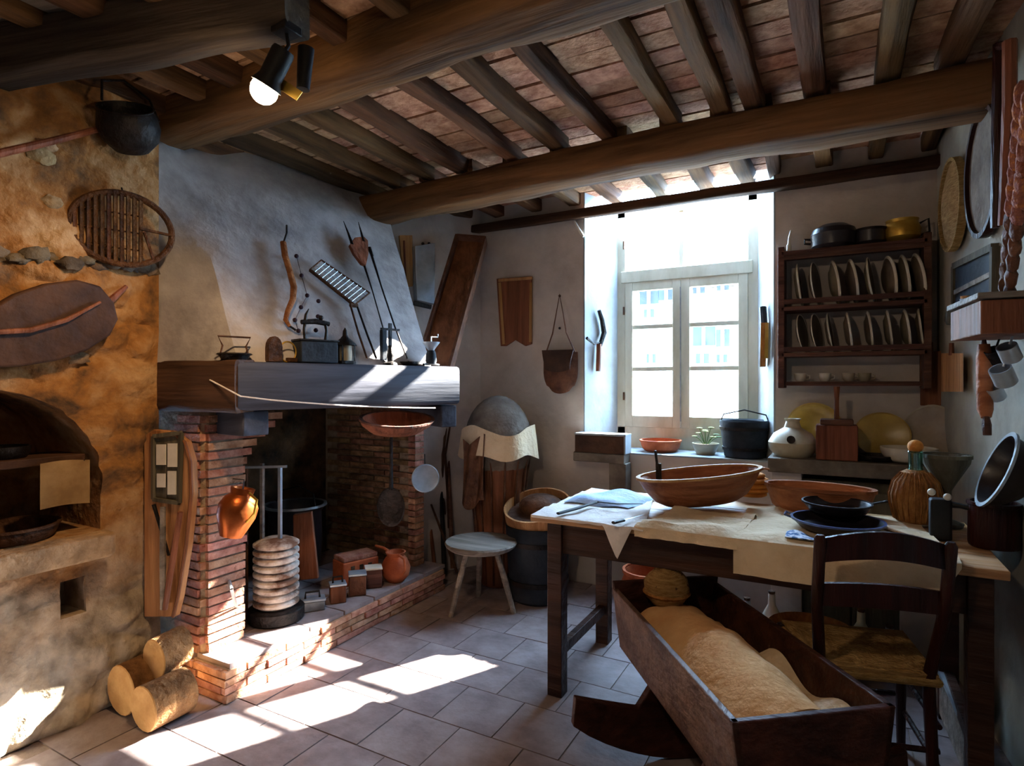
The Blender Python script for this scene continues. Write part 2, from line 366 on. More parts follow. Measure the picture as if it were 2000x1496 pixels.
# ---- right wall (slightly out of square)
RP0, RP1 = V((.50, 4.0, 0)), V((.62, 2.5, 0)); RN = V((RP0.y - RP1.y, RP1.x - RP0.x, 0)).normalized() * -1
RP2 = RP0 + (RP1 - RP0) * 4.2
b = MB().prism([(RP0.x, RP0.y), (RP0.x + .35, 4.02), (RP2.x + .35, RP2.y), (RP2.x, RP2.y)], 0, 2.84)
tag(b.build('wall_right', M['rightwall'], smooth=False), kind='structure')
# ---- left splay wall next the fireplace
SP0, SP1 = V((-2.47, 4.0, 0)), V((-2.86, 3.36, 0)); SN = V((.85, -.52, 0)).normalized()
b = MB().prism([(-2.47, 4.01), (-2.86, 3.36), (-3.75, 3.36), (-3.75, 4.01)], 0, 2.84)
tag(b.build('wall_left', M['plaster'], smooth=False), kind='structure')
# ---- wall behind the viewer
b = MB().box((-1.1, -1.65, 1.42), (5.2, .2, 2.84)); tag(b.build('wall_rear', M['plaster'], smooth=False), kind='structure')
# ---- stone oven wall (X = -2.87 face) with arched niche and vent
SX = -2.87
def stone_off(y, z):
    p = V((0, y * 3.1, z * 3.1)); a = noise.noise(p) * .024 + noise.noise(p * 3) * .012 + noise.noise(p * 7) * .005
    edge = min(1, max(0, (1.68 - y) / .06)); d_, _p = noise.voronoi(V((7, y * 5.2 + a * 8, z * 7.5)))
    st_ = min(1, (d_[1] - d_[0]) * 3.2) * .030 * min(1, max(.15, noise.noise(V((3, y * 2, z * 2))) * 2.2 + .55))
    return (a + st_) * edge + (.035 * max(0, 1 - z / .45))
b = MB(); y0, y1, z0, z1 = -1.6, 1.68, 0.0, 2.84; ny, nz = 190, 176
vs = [(SX + stone_off(y0 + (y1 - y0) * i / ny, z0 + (z1 - z0) * j / nz), y0 + (y1 - y0) * i / ny, z0 + (z1 - z0) * j / nz) for i in range(ny + 1) for j in range(nz + 1)]
k = nz + 1
fs = [(i * k + j, (i + 1) * k + j, (i + 1) * k + j + 1, i * k + j + 1) for i in range(ny) for j in range(nz)]
nb = len(vs)
ring = [i * k for i in range(ny + 1)] + [ny * k + j for j in range(1, nz + 1)] + [i * k + nz for i in range(ny - 1, -1, -1)] + [j for j in range(nz - 1, 0, -1)]
bv = [(-3.75, vs[q][1], vs[q][2]) for q in ring]
m_ = len(ring)
fs += [(ring[(q + 1) % m_], ring[q], nb + q, nb + (q + 1) % m_) for q in range(m_)] + [tuple(nb + q for q in range(m_))]
b.add(vs + bv, fs)
so = b.build('wall_stone', M['stone'], ang=60); tag(so, kind='structure')
NC, NH, NZ0, NZS, NZT = .98, .44, .80, 1.02, 1.43
arch = [(NC - NH, NZ0), (NC + NH, NZ0), (NC + NH, NZS)] + [(NC + NH * math.cos(a), NZS + (NZT - NZS) * math.sin(a)) for a in [math.pi * q / 18 for q in range(1, 18)]] + [(NC - NH, NZS)]
cut = MB(); cut.add([(-3.42, p[0], p[1]) for p in arch] + [(-2.6, p[0], p[1]) for p in arch],
    [tuple(range(len(arch))), tuple(range(2 * len(arch) - 1, len(arch) - 1, -1))] + [(q, q + len(arch), (q + 1) % len(arch) + len(arch), (q + 1) % len(arch)) for q in range(len(arch))])
def carve(target, cutter_mb):
    import bmesh
    co = cutter_mb.build('cutter', M['soot'], smooth=False)
    bb = bmesh.new(); bb.from_mesh(co.data); bmesh.ops.recalc_face_normals(bb, faces=bb.faces); bb.to_mesh(co.data); bb.free()
    bb = bmesh.new(); bb.from_mesh(target.data); bmesh.ops.recalc_face_normals(bb, faces=bb.faces); bb.to_mesh(target.data); bb.free()
    co.location = (0, 0, 0)
    for q in co.data.vertices: q.co = q.co + ROOT[co.name] - ROOT[target.name]
    target_loc = target.location.copy(); target.location = (0, 0, 0)
    md_ = target.modifiers.new('b', 'BOOLEAN'); md_.operation = 'DIFFERENCE'; md_.object = co; md_.solver = 'EXACT'
    dg = bpy.context.evaluated_depsgraph_get(); dg.update()
    nm = D.meshes.new_from_object(target.evaluated_get(dg)); target.modifiers.clear(); target.data = nm
    target.location = target_loc; D.objects.remove(co)
carve(so, cut); carve(so, MB().box((-2.80, 1.31, .532), (.5, .10, .155)))
# lone stones set in that wall
for q in range(26):
    if q < 14: y, z = .90 + q * .056 + random.uniform(-.01, .01), 1.93 + .006 * q + random.uniform(-.015, .015)
    else: y, z = random.uniform(.95, 1.60), random.choice([random.uniform(1.55, 1.75), random.uniform(2.15, 2.7)])
    a = random.uniform(.035, .06)
    s_ = MB().ball((SX + stone_off(y, z) - .004, y, z), (.020, a, a * random.uniform(.45, .65)), 9, 6, amp=.5, fr=2.4)
    s_.build('stone', M['stonegrey' if q < 14 else 'stonepale'], so, ang=60)
# ---- ceiling: mortar bed, joists, tiles
ZJ, ZT = 2.745, 2.842
cl = MB().box((-1.2, 1.25, ZT + .05), (4.9, 5.85, .06)).build('ceiling', M['ceil_base'], smooth=False); tag(cl, kind='structure')
JX = [-3.12, -2.84, -2.56, -2.28, -2.0, -1.65, -1.36, -1.05, -.74, -.49, -.32, -.08, .19, .44, .72]
def log_section(L, w, h, nseg, seed, amp, rnd=.35, n=16, bow=0):
    mb = MB(); vs = []
    for i in range(nseg + 1):
        s_ = i / nseg; x = L * (s_ - .5)
        oy = noise.noise(V((seed, s_ * 3.1, 0))) * amp * 1.2; oz = noise.noise(V((seed, 9, s_ * 2.7))) * amp + bow * math.sin(math.pi * s_)
        for q in range(n):
            a = 2 * math.pi * q / n; c, d = math.cos(a), math.sin(a)
            e = 2 / (2 + (1 - rnd) * 6)
            yy = math.copysign(abs(c) ** e, c); zz = math.copysign(abs(d) ** e, d)
            g = 1 + amp / w * noise.noise(V((s_ * L * 3, c * 1.2 + seed, d * 1.2))) * 1.6
            vs.append((x, yy * w / 2 * g + oy, zz * h / 2 * g + oz))
    fs = [(i * n + q, i * n + (q + 1) % n, (i + 1) * n + (q + 1) % n, (i + 1) * n + q) for i in range(nseg) for q in range(n)]
    fs += [tuple(range(n)), tuple(range(nseg * n + n - 1, nseg * n - 1, -1))]
    mb.add(vs, [f[::-1] for f in fs]); return mb
def log_beam(name, a, b_, w, h, m, seed, amp=.012, rnd=.35, parent=None, bow=0, nseg=26):
    a, b_ = V(a), V(b_); d = b_ - a
    mb = log_section(d.length, w, h, nseg, seed, amp, rnd, bow=bow)
    R = Matrix((d.normalized(), V((0, 0, 1)).cross(d.normalized()).normalized(), d.normalized().cross(V((0, 0, 1)).cross(d.normalized()).normalized()))).transposed()
    loc = (a + b_) / 2
    if parent: loc = loc - ROOT[parent.name]
    o = mb.build(name, m, parent, world=False, loc=loc, rot=R.to_euler(), ang=50); return o
for q, x in enumerate(JX):
    for (ya, yb) in ((3.05, 4.12), (1.80, 3.06), (-1.5, 1.82)):
        dx = random.uniform(-.035, .035)
        if x > .6 and ya > 1: continue
        if x < -2.9 and ya > 3: continue
        ww = .085 + random.uniform(-.012, .02)
        xx0, xx1 = x + dx, x + dx * .3 + random.uniform(-.025, .025)
        if x > .4 and ya < 1.85: xx0 += .05 if ya > 1 else .12
        log_beam('joist', (xx0, ya, ZJ + .05), (xx1, yb, ZJ + .05), ww, .095, M['joist'], q * 3.7 + ya, .007, .12, cl, nseg=12)
tmesh = {}
near = MB(); cnt = 0
for q in range(len(JX) - 1):
    xa, xb = JX[q], JX[q + 1]; wq = xb - xa - .03; cx = (xa + xb) / 2
    if q not in tmesh:
        me = MB().box((0, 0, 0), (wq, .118, .026)).mesh('ceiling_tile', False); me.materials.append(M['ceil_tile']); tmesh[q] = me
    yy = 4.06
    while yy > -1.4:
        ok = yy > 1.95 and not (cx < -2.75 and yy > 3.4)
        if ok and cnt < 285 and cx > -2.6:
            o = D.objects.new('ceiling_tile', tmesh[q]); col.objects.link(o); o.parent = cl
            o.location = V((cx + random.uniform(-.006, .006), yy, ZT + random.uniform(-.005, .004))) - ROOT[cl.name]
            o.rotation_euler = (random.uniform(-.03, .03), random.uniform(-.012, .012), random.uniform(-.012, .012)); cnt += 1
        else: near.box((cx, yy, ZT + random.uniform(-.004, .004)), (wq, .118, .026))
        yy -= .13
tag(near.build('ceiling_tile_field', M['ceil_tile'], cl, smooth=False), kind='stuff')
# ---- the beams
o = log_beam('ceiling_beam', (-2.93, 3.12, 2.635), (.60, 3.02, 2.635), .22, .185, M['beam'], 3, .02, .5, bow=.02); ROOT[o.name] = o.location
tag(o, 'rough brown log beam crossing the ceiling in front of the window', 'beam')
o = log_beam('ceiling_beam', (-2.99, 1.80, 2.775), (.80, 1.76, 2.725), .25, .21, M['beam'], 11, .022, .6, bow=.0)
tag(o, 'thick bowed log beam nearest the viewer, resting on the fireplace hood', 'beam')
o = log_beam('ceiling_beam', (-3.0, 1.00, 2.70), (-1.56, 1.37, 2.71), .14, .20, M['grey_beam'], 17, .008, .15)
tag(o, 'squared grey beam above the oven wall at the upper left', 'beam')
o = log_beam('ceiling_board', (-3.0, .93, 2.815), (-1.56, 1.30, 2.815), .16, .025, M['greywood'], 19, .004, .1)
tag(o, 'pale board lying on top of the squared grey beam', 'board')
o = log_beam('wall_plate_beam', (-2.60, 3.965, 2.67), (.52, 3.965, 2.67), .075, .065, M['plate_beam'], 23, .006, .3)
tag(o, 'slim dark wall plate beam running above the window', 'beam')
# ---- window
FY = 4.40
wd = thing('window_1', None, None, (-.963, FY, 1.06), kind='structure')
X0, X1 = -1.47, -.455; MIDX = -.982
f = MB()
f.box((X0 + .035, FY, 1.92), (.07, .08, 1.72)); f.box((X1 - .035, FY, 1.92), (.07, .08, 1.72))
f.box((-.963, FY, 2.745), (1.0, .08, .07)); f.box((-.963, FY, 1.04), (1.0, .08, .16))
f.build('window_frame', M['frame'], wd, bevel=.004, smooth=False)
MB().box((-.963, FY - .005, 2.255), (.94, .09, .09)).build('transom_bar', M['frame'], wd, bevel=.005, smooth=False)
MB().box((MIDX, FY, 2.50), (.032, .06, .42)).build('transom_mullion', M['frame'], wd, bevel=.003, smooth=False)
for xa, xb in ((-1.40, MIDX), (MIDX, -.525)):
    MB().box(((xa + xb) / 2, FY + .012, 2.505), (xb - xa - .01, .004, .42)).build('pane', M['pane'], wd, smooth=False)
for s_, (xa, xb) in enumerate(((-1.40, MIDX - .002), (MIDX + .002, -.525))):
    sash = MB(); st = .058 if s_ == 0 else .062; yy = FY - .025
    for x in (xa + st / 2, xb - st / 2): sash.box((x, yy, 1.665), (st, .045, 1.09))
    sash.box(((xa + xb) / 2, yy, 2.178), (xb - xa - 2 * st, .043, .066)); sash.box(((xa + xb) / 2, yy, 1.162), (xb - xa - 2 * st, .043, .085))
    so_ = sash.build('sash', M['frame'], wd, bevel=.003, smooth=False)
    zs = [1.205, 1.555, 1.872, 2.145]
    for z in zs[1:3]: MB().box(((xa + xb) / 2, yy, z), (xb - xa - 2 * st, .03, .030)).build('muntin', M['frame'], so_, smooth=False)
    for za, zb in zip(zs, zs[1:]):
        MB().box(((xa + xb) / 2, yy + .004, (za + zb) / 2), (xb - xa - 2 * st, .004, zb - za - .022)).build('pane', M['pane'], so_, smooth=False)
for z in (1.35, 2.0, 2.5):
    MB().tube([(-1.41, FY - .05, z - .03), (-1.41, FY - .05, z + .03)], .007, 8).build('hinge', M['rust'], wd)
MB().bar((MIDX, FY - .055, 1.17), (MIDX, FY - .055, 2.15), .008, .008).build('bolt_rod', M['greymetal'], wd)
# ---- houses outside
h = thing('house', 'pale sunlit house across the street behind the window', 'building', (-3.5, 12.5, -3.0))
MB().box((-4.2, 13.6, 0.2), (9, 2, 6.4)).build('wall', M['facade'], h, smooth=False)
for (u, v, wu, hv) in ((1268, 572, 30, 44), (1302, 566, 24, 40), (1365, 560, 18, 26), (1412, 556, 18, 22), (1375, 655, 34, 40), (1412, 660, 20, 34), (1268, 612, 16, 16), (1272, 700, 14, 18), (1372, 700, 20, 20), (1410, 700, 16, 16)):
    p = W(u, v, Y=12.58); sc_ = ray(u, v).y ** -1 * 12.58 / F
    wn = MB().box(p, (wu * sc_ * 1.25, .05, hv * sc_)).build('window', M['shade'], h, smooth=False)
    MB().box(p + V((0, -.03, 0)), (.06, .04, hv * sc_)).build('mullion', M['facade'], wn, smooth=False)
MB().box((-4.2, 12.4, 3.5), (9.4, 1.2, .12)).build('eave', M['roof'], h, smooth=False)
h2 = thing('lean_to_roof', 'low pale tiled roof outside below the window panes', 'roof', (-1.5, 8.5, -1.5))
b = MB(); b.add([(-5, 8.2, .55), (3, 8.2, .25), (3, 10.5, 1.5), (-5, 10.5, 1.8), (-5, 8.2, .45), (3, 8.2, .15), (3, 10.5, 1.4), (-5, 10.5, 1.7)], [(0, 1, 2, 3), (7, 6, 5, 4), (0, 4, 5, 1), (1, 5, 6, 2), (2, 6, 7, 3), (3, 7, 4, 0)])
b.build('roof_plane', M['roof'], h2, smooth=False)
MB().box((-1, 9.4, -1.2), (8, 2.2, 2.6)).build('wall', M['facade'], h2, smooth=False)
tag(MB().box((-1, 12, -3.1), (30, 14, .2)).build('ground', M['facade'], smooth=False), kind='structure')

# ================================================================== FIREPLACE
ML, MR = V((-2.35, 1.73, 0)), V((-1.98, 2.96, 0))          # front line of the mantel
MZ0, MZ1 = 1.32, 1.55
fp = thing('fireplace', 'large plastered fireplace with brick jambs and a raised hearth', 'fireplace', (-2.8, 2.5, 0))
HZ = .17
MB().prism([(-2.412, 1.725), (-2.412, 3.40), (-3.45, 3.42), (-3.45, 1.85), (-2.87, 1.72)], 0, HZ - .022).build('hearth_core', M['mortar'], fp, smooth=False)
def brick_at(c, L, Wd, H, ang, m='brick', nm='brick', par=fp):
    key = (round(L, 3), round(Wd, 3), round(H, 3), m)
    if key not in BR:
        me = MB().box((0, 0, 0), (L, Wd, H)).mesh('brick', False); me.materials.append(M[m]); BR[key] = me
    o = D.objects.new(nm, BR[key]); col.objects.link(o); o.parent = par
    o.location = V(c) - ROOT[par.name]; o.rotation_euler = (random.uniform(-.015, .015), random.uniform(-.01, .01), ang + random.uniform(-.02, .02)); return o
BR = {}
# hearth front and side courses
for c in range(4):
    z = .021 + c * .036
    ya = 1.705
    while ya < 3.36:
        L = .105 if (c % 2 and ya < 1.71) else .215
        L = min(L, 3.40 - ya)
        brick_at((-2.43 + random.uniform(-.005, .005), ya + L / 2, z), round(L, 3), .06, .030, math.pi / 2); ya += L + .010
    for i in range(2): brick_at((-2.505 - i * .215 - (.03 if c % 2 else 0), 1.728, z), .205, .05, .030, -.02)
# hearth top tiles
for i in range(4):
    for j in range(7):
        x = -2.53 - i * .25; y = 1.83 + j * .245
        if i == 0 and j == 0: y += .02
        brick_at((x, y, HZ - .011 + random.uniform(-.001, .001)), .24, .235, .022, 0, 'floor_tile', 'hearth_tile')
# left jamb
MB().prism([(-2.612, 1.765), (-2.612, 1.95), (-3.45, 1.95), (-3.45, 1.75), (-2.89, 1.742), (-2.64, 1.742)], HZ, 1.32).build('jamb_core', M['mortar'], fp, smooth=False)
for c in range(26):
    z = HZ + .02 + c * .0435
    if z > 1.30: break
    ex = 0 if z < 1.02 else ((z - 1.02) / .28) ** 1.6 * .26
    L = .20 + ex + random.uniform(-.008, .008)
    brick_at((-2.635, 1.755 + L / 2, z), round(L, 2), .07, .034, math.pi / 2)
    brick_at((-2.735 + (.02 if c % 2 else 0), 1.755, z), .19, .05, .034, -.03)
    if ex > .01: MB().box((-2.95, 1.95 + ex / 2, z), (.56, ex + .02, .043)).build('corbel_course', M['sootbrick'], fp, smooth=False)
# right jamb and inner right cheek
MB().prism([(-2.562, 3.275), (-2.562, 3.355), (-2.86, 3.40), (-3.45, 3.40), (-3.45, 3.302), (-2.62, 3.302)], HZ, 1.32).build('jamb_core', M['mortar'], fp, smooth=False)
for c in range(26):
    z = HZ + .02 + c * .0435
    if z > 1.30: break
    brick_at((-2.585, 3.315, z), .10, .06, .034, math.pi / 2)
    for i in range(3): brick_at((-2.735 - i * .235 - (.1 if c % 2 else 0), 3.315, z), .225, .05, .034, 0, 'sootbrick')
MB().box((-3.5, 2.6, .9), (.1, 1.75, 1.9)).build('fire_back', M['soot'], fp, smooth=False)
# hood
ha, hb, hc, hd = V((-2.44, 1.80, MZ1)), V((-2.12, 2.86, MZ1)), V((-2.86, 3.26, 2.84)), V((-3.18, 1.95, 2.84))
q = [ha, hb, V((-2.85, 3.36, MZ1)), V((-3.55, 3.36, MZ1)), V((-3.55, 1.67, MZ1)), V((-2.875, 1.67, MZ1))]
tq = [hd, hc, V((-2.87, 3.35, 2.84)), V((-3.55, 3.35, 2.84)), V((-3.55, 1.69, 2.84)), V((-3.0, 1.69, 2.84))]
hb_ = MB(); NR = 14; n6 = 6
rows = []
def lerp(a, b_, t): return a + (b_ - a) * t
FR = 10
def ringpts(t):
    P = [lerp(a, c, t) for a, c in zip(q, tq)]
    R = [lerp(P[0], P[1], i / FR) for i in range(FR)] + [P[1], P[2], P[3], P[4], P[5]]
    out = []
    for i, p in enumerate(R):
        nn = noise.noise(p * 3.0) * .012 if i <= FR else 0
        out.append(p + V((nn, 0, 0)))
    return out
for j in range(NR + 1): rows += ringpts(j / NR)
nr = FR + 5
hb_.add(rows, [(j * nr + i, j * nr + (i + 1) % nr, (j + 1) * nr + (i + 1) % nr, (j + 1) * nr + i) for j in range(NR) for i in range(nr)])
hb_.build('hood', M['hood'], fp, ang=30)
HP = ha; HN = (hb - ha).cross(hd - ha).normalized()
def H(u, v, off=.02): return plane_hit(u, v, HP, HN, off + .008)
# mantel beams
md = (MR - ML).normalized(); mn = V((-md.y, md.x, 0))
o = log_beam('mantel_beam', ML + mn * .13 + V((0, 0, 1.435)), MR + mn * .13 + V((0, 0, 1.435)), .26, .23, M['mantel'], 31, .003, .03, fp)
o = log_beam('mantel_return', V((-2.30, 1.775, 1.435)) + V((-.06, 0, 0)), V((-2.93, 1.72, 1.437)), .12, .245, M['mantel2'], 37, .006, .12, fp)
MB().prism([(-2.4, 1.80), (-2.08, 2.92), (-2.6, 3.3), (-3.4, 3.3), (-3.4, 1.97), (-2.65, 1.97)], 1.49, 1.53).build('smoke_shelf', M['soot'], fp, smooth=False) if False else None
# corbels below the mantel
MB().bar((-2.68, 1.875, 1.262), (-2.37, 1.84, 1.262), .13, .115).build('corbel', M['mantel'], fp, bevel=.006, smooth=False)
MB().bar((-2.62, 3.25, 1.25), (-2.03, 2.92, 1.25), .10, .13).build('corbel', M['mantel'], fp, bevel=.006, smooth=False)
# cord slung along the mantel
pts = [W(410, 742, t=2.70), W(470, 774, t=2.58)] + [lerp(W(470, 776, t=2.58), W(850, 797, t=3.36), i / 8) + V((0, 0, -.012 * math.sin(math.pi * i / 8))) for i in range(1, 9)]
tag(MB().tube(pts, .0035, 6).build('cord', M['cloth']), 'thin pale cord slung across the front of the mantel', 'cord')
#@@OBJECTS

# ================================================================== LEFT: OVEN WALL THINGS
def SW(u, v, off=.0): return W(u, v, X=SX + .015 + off)
ld = MB().prism([(-3.0, .2), (SX + .13, .2), (SX + .13, 1.40), (SX + .09, 1.44), (-3.0, 1.45)], .70, .795).build('oven_ledge', M['stonepale'], smooth=False, bevel=.01)
tag(ld, 'thick stone ledge jutting out below the arched oven niche', 'ledge')
o = MB().box((SX - .16, .98, 1.12), (.24, .80, .035)).build('niche_shelf', M['leather_dark'], bevel=.004, smooth=False)
tag(o, 'dark wooden shelf board set across the oven niche', 'shelf')
# sign of parchment hanging below the shelf
p0, p1 = SW(78, 906, -.02), SW(176, 980, -.02)
t = thing('parchment_sheet', 'brown parchment sheet hanging from the shelf in the oven niche', 'sign', (p0.x, (p0.y + p1.y) / 2, p1.z))
MB().sheet(lambda a, b: (p0.x + .006 * math.sin(a * 5), p0.y + (p1.y - p0.y) * a, p0.z + (p1.z - p0.z) * b + .006 * math.sin(a * 4)), 8, 6).build('sheet', M['parchment'], t)
for a in (.12, .88): MB().tube([(p0.x, p0.y + (p1.y - p0.y) * a, p0.z - .005), (p0.x, p0.y + (p1.y - p0.y) * a, 1.115)], .0025, 6).build('string', M['iron'], t)
# things in the niche
def lathe_thing(name, label, cat, loc, parts, rot=None, group=None):
    """parts: (name, material, profile[, kwargs]); first level of parts"""
    t = thing(name, label, cat, loc, group, rot)
    for pt in parts:
        nm, m, prof = pt[:3]; kw = pt[3] if len(pt) > 3 else {}
        MB().lathe(prof, **kw).build(nm, M[m], t, world=False)
    return t
def bowl_prof(r, h, rb=None, th=.006):
    rb = rb or r * .5
    o = [(rb, 0)] + [(rb + (r - rb) * math.sin(i / 6 * math.pi / 2), h * (1 - math.cos(i / 6 * math.pi / 2))) for i in range(1, 7)]
    inn = [(x - th, max(z, th)) for x, z in o[::-1]]
    return o + inn + [(.0, th)]
lathe_thing('baking_tray', 'shallow dark round tray on the oven ledge', 'tray', (SX - .12, 1.13, .80), [('tray', 'rust', bowl_prof(.17, .06, .13)), ('rim', 'rust', [(.166, .056), (.178, .056), (.178, .066), (.166, .066)])])
t = lathe_thing('clay_jar', 'orange clay jar at the left edge of the oven ledge', 'jar', (SX - .06, .93, .80), [('body', 'terracotta', [(.05, 0), (.075, .04), (.08, .09), (.06, .14), (.045, .155), (.05, .17), (.04, .17), (.04, .12), (0, .1)])])
lathe_thing('iron_cauldron', 'dark iron pot on the shelf in the oven niche', 'pot', (SX - .17, .86, 1.138), [('body', 'iron', [(.06, 0), (.10, .03), (.11, .08), (.10, .14), (.11, .15), (.10, .15), (.09, .08), (0, .03)])])
lathe_thing('iron_pan', 'low dark pan on the right of the niche shelf', 'pan', (SX - .16, 1.12, 1.138), [('body', 'iron', bowl_prof(.10, .05, .08))])
# large dark bellows-like board hanging over the arch
t = thing('oven_bellows', 'big dark pear-shaped wooden board hanging above the oven arch', 'board', SW(80, 700, .03))
outl = [(-40, 610), (20, 575), (80, 555), (140, 548), (185, 560), (212, 592), (220, 625), (205, 655), (160, 685), (100, 705), (30, 716), (-40, 720)]
c = ROOT[t.name]
pl_ = [SW(u, v, .03) for u, v in outl]
MB().add([p for p in pl_] + [p + V((.05, 0, 0)) for p in pl_], [tuple(range(len(pl_)))[::-1], tuple(range(len(pl_), 2 * len(pl_)))] + [(i, (i + 1) % len(pl_), (i + 1) % len(pl_) + len(pl_), i + len(pl_)) for i in range(len(pl_))]).build('board', M['leather_dark'], t, bevel=.01)
MB().tube([SW(-30, 650, .095), SW(60, 645, .10), (SW(130, 625, .10)), SW(196, 590, .095)], [.010, .011, .010, .006], 8).build('spine', M['redwood'], t)
MB().tube([SW(212, 590, .06), SW(232, 572, .05), SW(246, 560, .03)], [.016, .013, .010], 8).build('peg', M['redwood'], t)
# round slatted basket-like grid (warming rack) on a hook
c = SW(240, 447, .05)
t = thing('round_slatted_rack', 'round dark slatted wooden rack hanging on the oven wall, partly broken', 'rack', c - V((0, 0, .19)))
FM = TR(c) @ facing((1, -.35, 0)).copy()
R0 = .195
ring = [FM @ V((R0 * math.cos(a), R0 * .82 * math.sin(a), 0)) for a in [2 * math.pi * i / 40 for i in range(41)]]
MB().tube(ring, .014, 8, cap=False).build('hoop', M['wicker_dark'], t)
for i in range(11):
    x = -R0 * .9 + i * R0 * .125; hgt = R0 * .82 * math.sqrt(max(0, 1 - (x / R0) ** 2))
    MB().bar(FM @ V((x, -hgt, .006)), FM @ V((x, hgt, .006)), .016, .008, up=(1, 0, 0)).build('slat', M['wicker_dark'], t, smooth=False)
MB().bar(FM @ V((R0 * .32, R0 * .05, .012)), FM @ V((R0 * .97, 0, .012)), .015, .01).build('crosspiece', M['wicker_dark'], t, smooth=False)
MB().bar(FM @ V((R0 * .42, -R0 * .02, .01)), FM @ V((R0 * .60, -R0 * .62, .01)), .014, .01).build('brace', M['wicker_dark'], t, smooth=False)
for i in range(3):
    z = -R0 * .45 + i * R0 * .4; ww = R0 * math.sqrt(1 - (z / R0 / .82) ** 2)
    MB().bar(FM @ V((-ww, z, -.004)), FM @ V((R0 * .4, z, -.004)), .008, .006).build('weft', M['wicker_dark'], t, smooth=False)
MB().tube([FM @ V((0, R0 * .82, 0)), FM @ V((0, R0 * .98, -.03))], .004, 6).build('loop', M['iron'], t)
# hanging black pot
c = SW(252, 250, .12)
t = thing('hanging_cauldron', 'blackened round cauldron hanging high on the oven wall under the beams', 'cauldron', c - V((0, 0, .15)))
MB().lathe([(.0, -.13), (.08, -.115), (.13, -.06), (.145, 0), (.135, .06), (.12, .09), (.13, .10), (.12, .10), (.11, .06), (.12, -.02), (0, -.1)], M=TR(c) @ RY(.5) @ RX(.4) @ Matrix.Diagonal((.85, .85, .85, 1))).build('body', M['iron'], t)
MB().tube([c + V((.02, -.12, .07)), c + V((-.02, -.1, .17)), c + V((-.04, 0, .22)), c + V((-.02, .1, .17)), c + V((.02, .12, .07))], .006, 6).build('handle', M['iron'], t)
# pole resting along the wall
t = MB().tube([SW(-20, 304, .05), SW(100, 276, .05), SW(200, 250, .05)], [.016, .015, .013], 10).build('wooden_pole', M['redwood']); tag(t, 'straight wooden pole fixed across the upper oven wall', 'pole')
# three logs
for u, v, r, X_, lab in ((250, 1345, .108, -2.72, 'largest sawn log, front left of the three by the hearth'), (343, 1352, .094, -2.515, 'front right of the three sawn logs, touching the hearth bricks'), (304, 1296, .085, -2.63, 'sawn log lying on top and behind the other two')):
    back = lab.startswith('sawn')
    z = r + .004 if not back else .232; y = 1.46 if not back else 1.55
    a = V((X_, y - .03, z)); bq = V((X_ - .02, y + .19, z)) if not back else V((X_ - .02, y + .11, z + .01))
    if X_ == -2.515: a.y -= .02; bq = V((X_, y + .13, z))
    t = thing('log', lab, 'log', V((a.x, (a.y + bq.y) / 2, z - r)), 'sawn logs')
    nn = 20; vs = []
    for i in range(5):
        p = lerp(a, bq, i / 4)
        for k_ in range(nn):
            an = 2 * math.pi * k_ / nn; rr = r * (1 + .06 * noise.noise(V((math.cos(an), math.sin(an), X_ * 9 + i * .3))))
            vs.append(p + V((math.cos(an) * rr, 0, math.sin(an) * rr)))
    MB().add(vs, [(i * nn + k_, i * nn + (k_ + 1) % nn, (i + 1) * nn + (k_ + 1) % nn, (i + 1) * nn + k_) for i in range(4) for k_ in range(nn)] + [tuple(range(4 * nn, 5 * nn))]).build('bark', M['bark'], t)
    MB().add([q_ + (a - bq).normalized() * .004 for q_ in [lerp(a, x_, .965) for x_ in vs[:nn]]] + vs[:nn], [tuple(range(nn))] + [(k_, nn + k_, nn + (k_ + 1) % nn, (k_ + 1) % nn) for k_ in range(nn)]).build('cut_end', M['endgrain'], t)

# ================================================================== ON THE LEFT SIDE OF THE FIREPLACE
def JW(u, v, off=0): return plane_hit(u, v, V((-2.63, 1.70, 0)), V((.25, -1, 0)), off)
t = thing('arched_panel', 'arched orange brown wooden panel standing against the fireplace side', 'panel', JW(345, 1180, .02))
out_ = [(292, 1200), (292, 850), (310, 838), (350, 842), (375, 862), (386, 900), (388, 960), (378, 1060), (362, 1160), (352, 1200)]
P = [JW(u, v, .015) for u, v in out_]; Q = [p + V((.007, -.03, 0)) for p in P]; n_ = len(P)
MB().add(P + Q, [tuple(range(n_)), tuple(range(2 * n_ - 1, n_ - 1, -1))] + [(i, i + n_, (i + 1) % n_ + n_, (i + 1) % n_) for i in range(n_)]).build('panel', M['lightwood'], t, smooth=False, bevel=.004)
MB().tube([p + V((0, -.035, 0)) for p in P[3:]], .008, 6).build('edge_strip', M['redwood'], t)
t = thing('framed_print', 'small dark green framed print hanging on the arched panel', 'picture', JW(325, 965, .06))
A = [JW(u, v, .055) for u, v in ((300, 975), (350, 982), (354, 845), (300, 852))]
ctr = sum(A, V((0, 0, 0))) / 4
for i in range(4):
    MB().bar(A[i], A[(i + 1) % 4], .018, .016, up=(0, -1, 0)).build('frame_rail', M['cabinet'], t, smooth=False)
A2 = [lerp(p, ctr, .08) + V((0, .004, 0)) for p in A]
MB().add(A2 + [p + V((0, .006, 0)) for p in A2], [(0, 1, 2, 3), (7, 6, 5, 4), (0, 4, 5, 1), (1, 5, 6, 2), (2, 6, 7, 3), (3, 7, 4, 0)]).build('sheet', M['cabinet'], t, smooth=False)
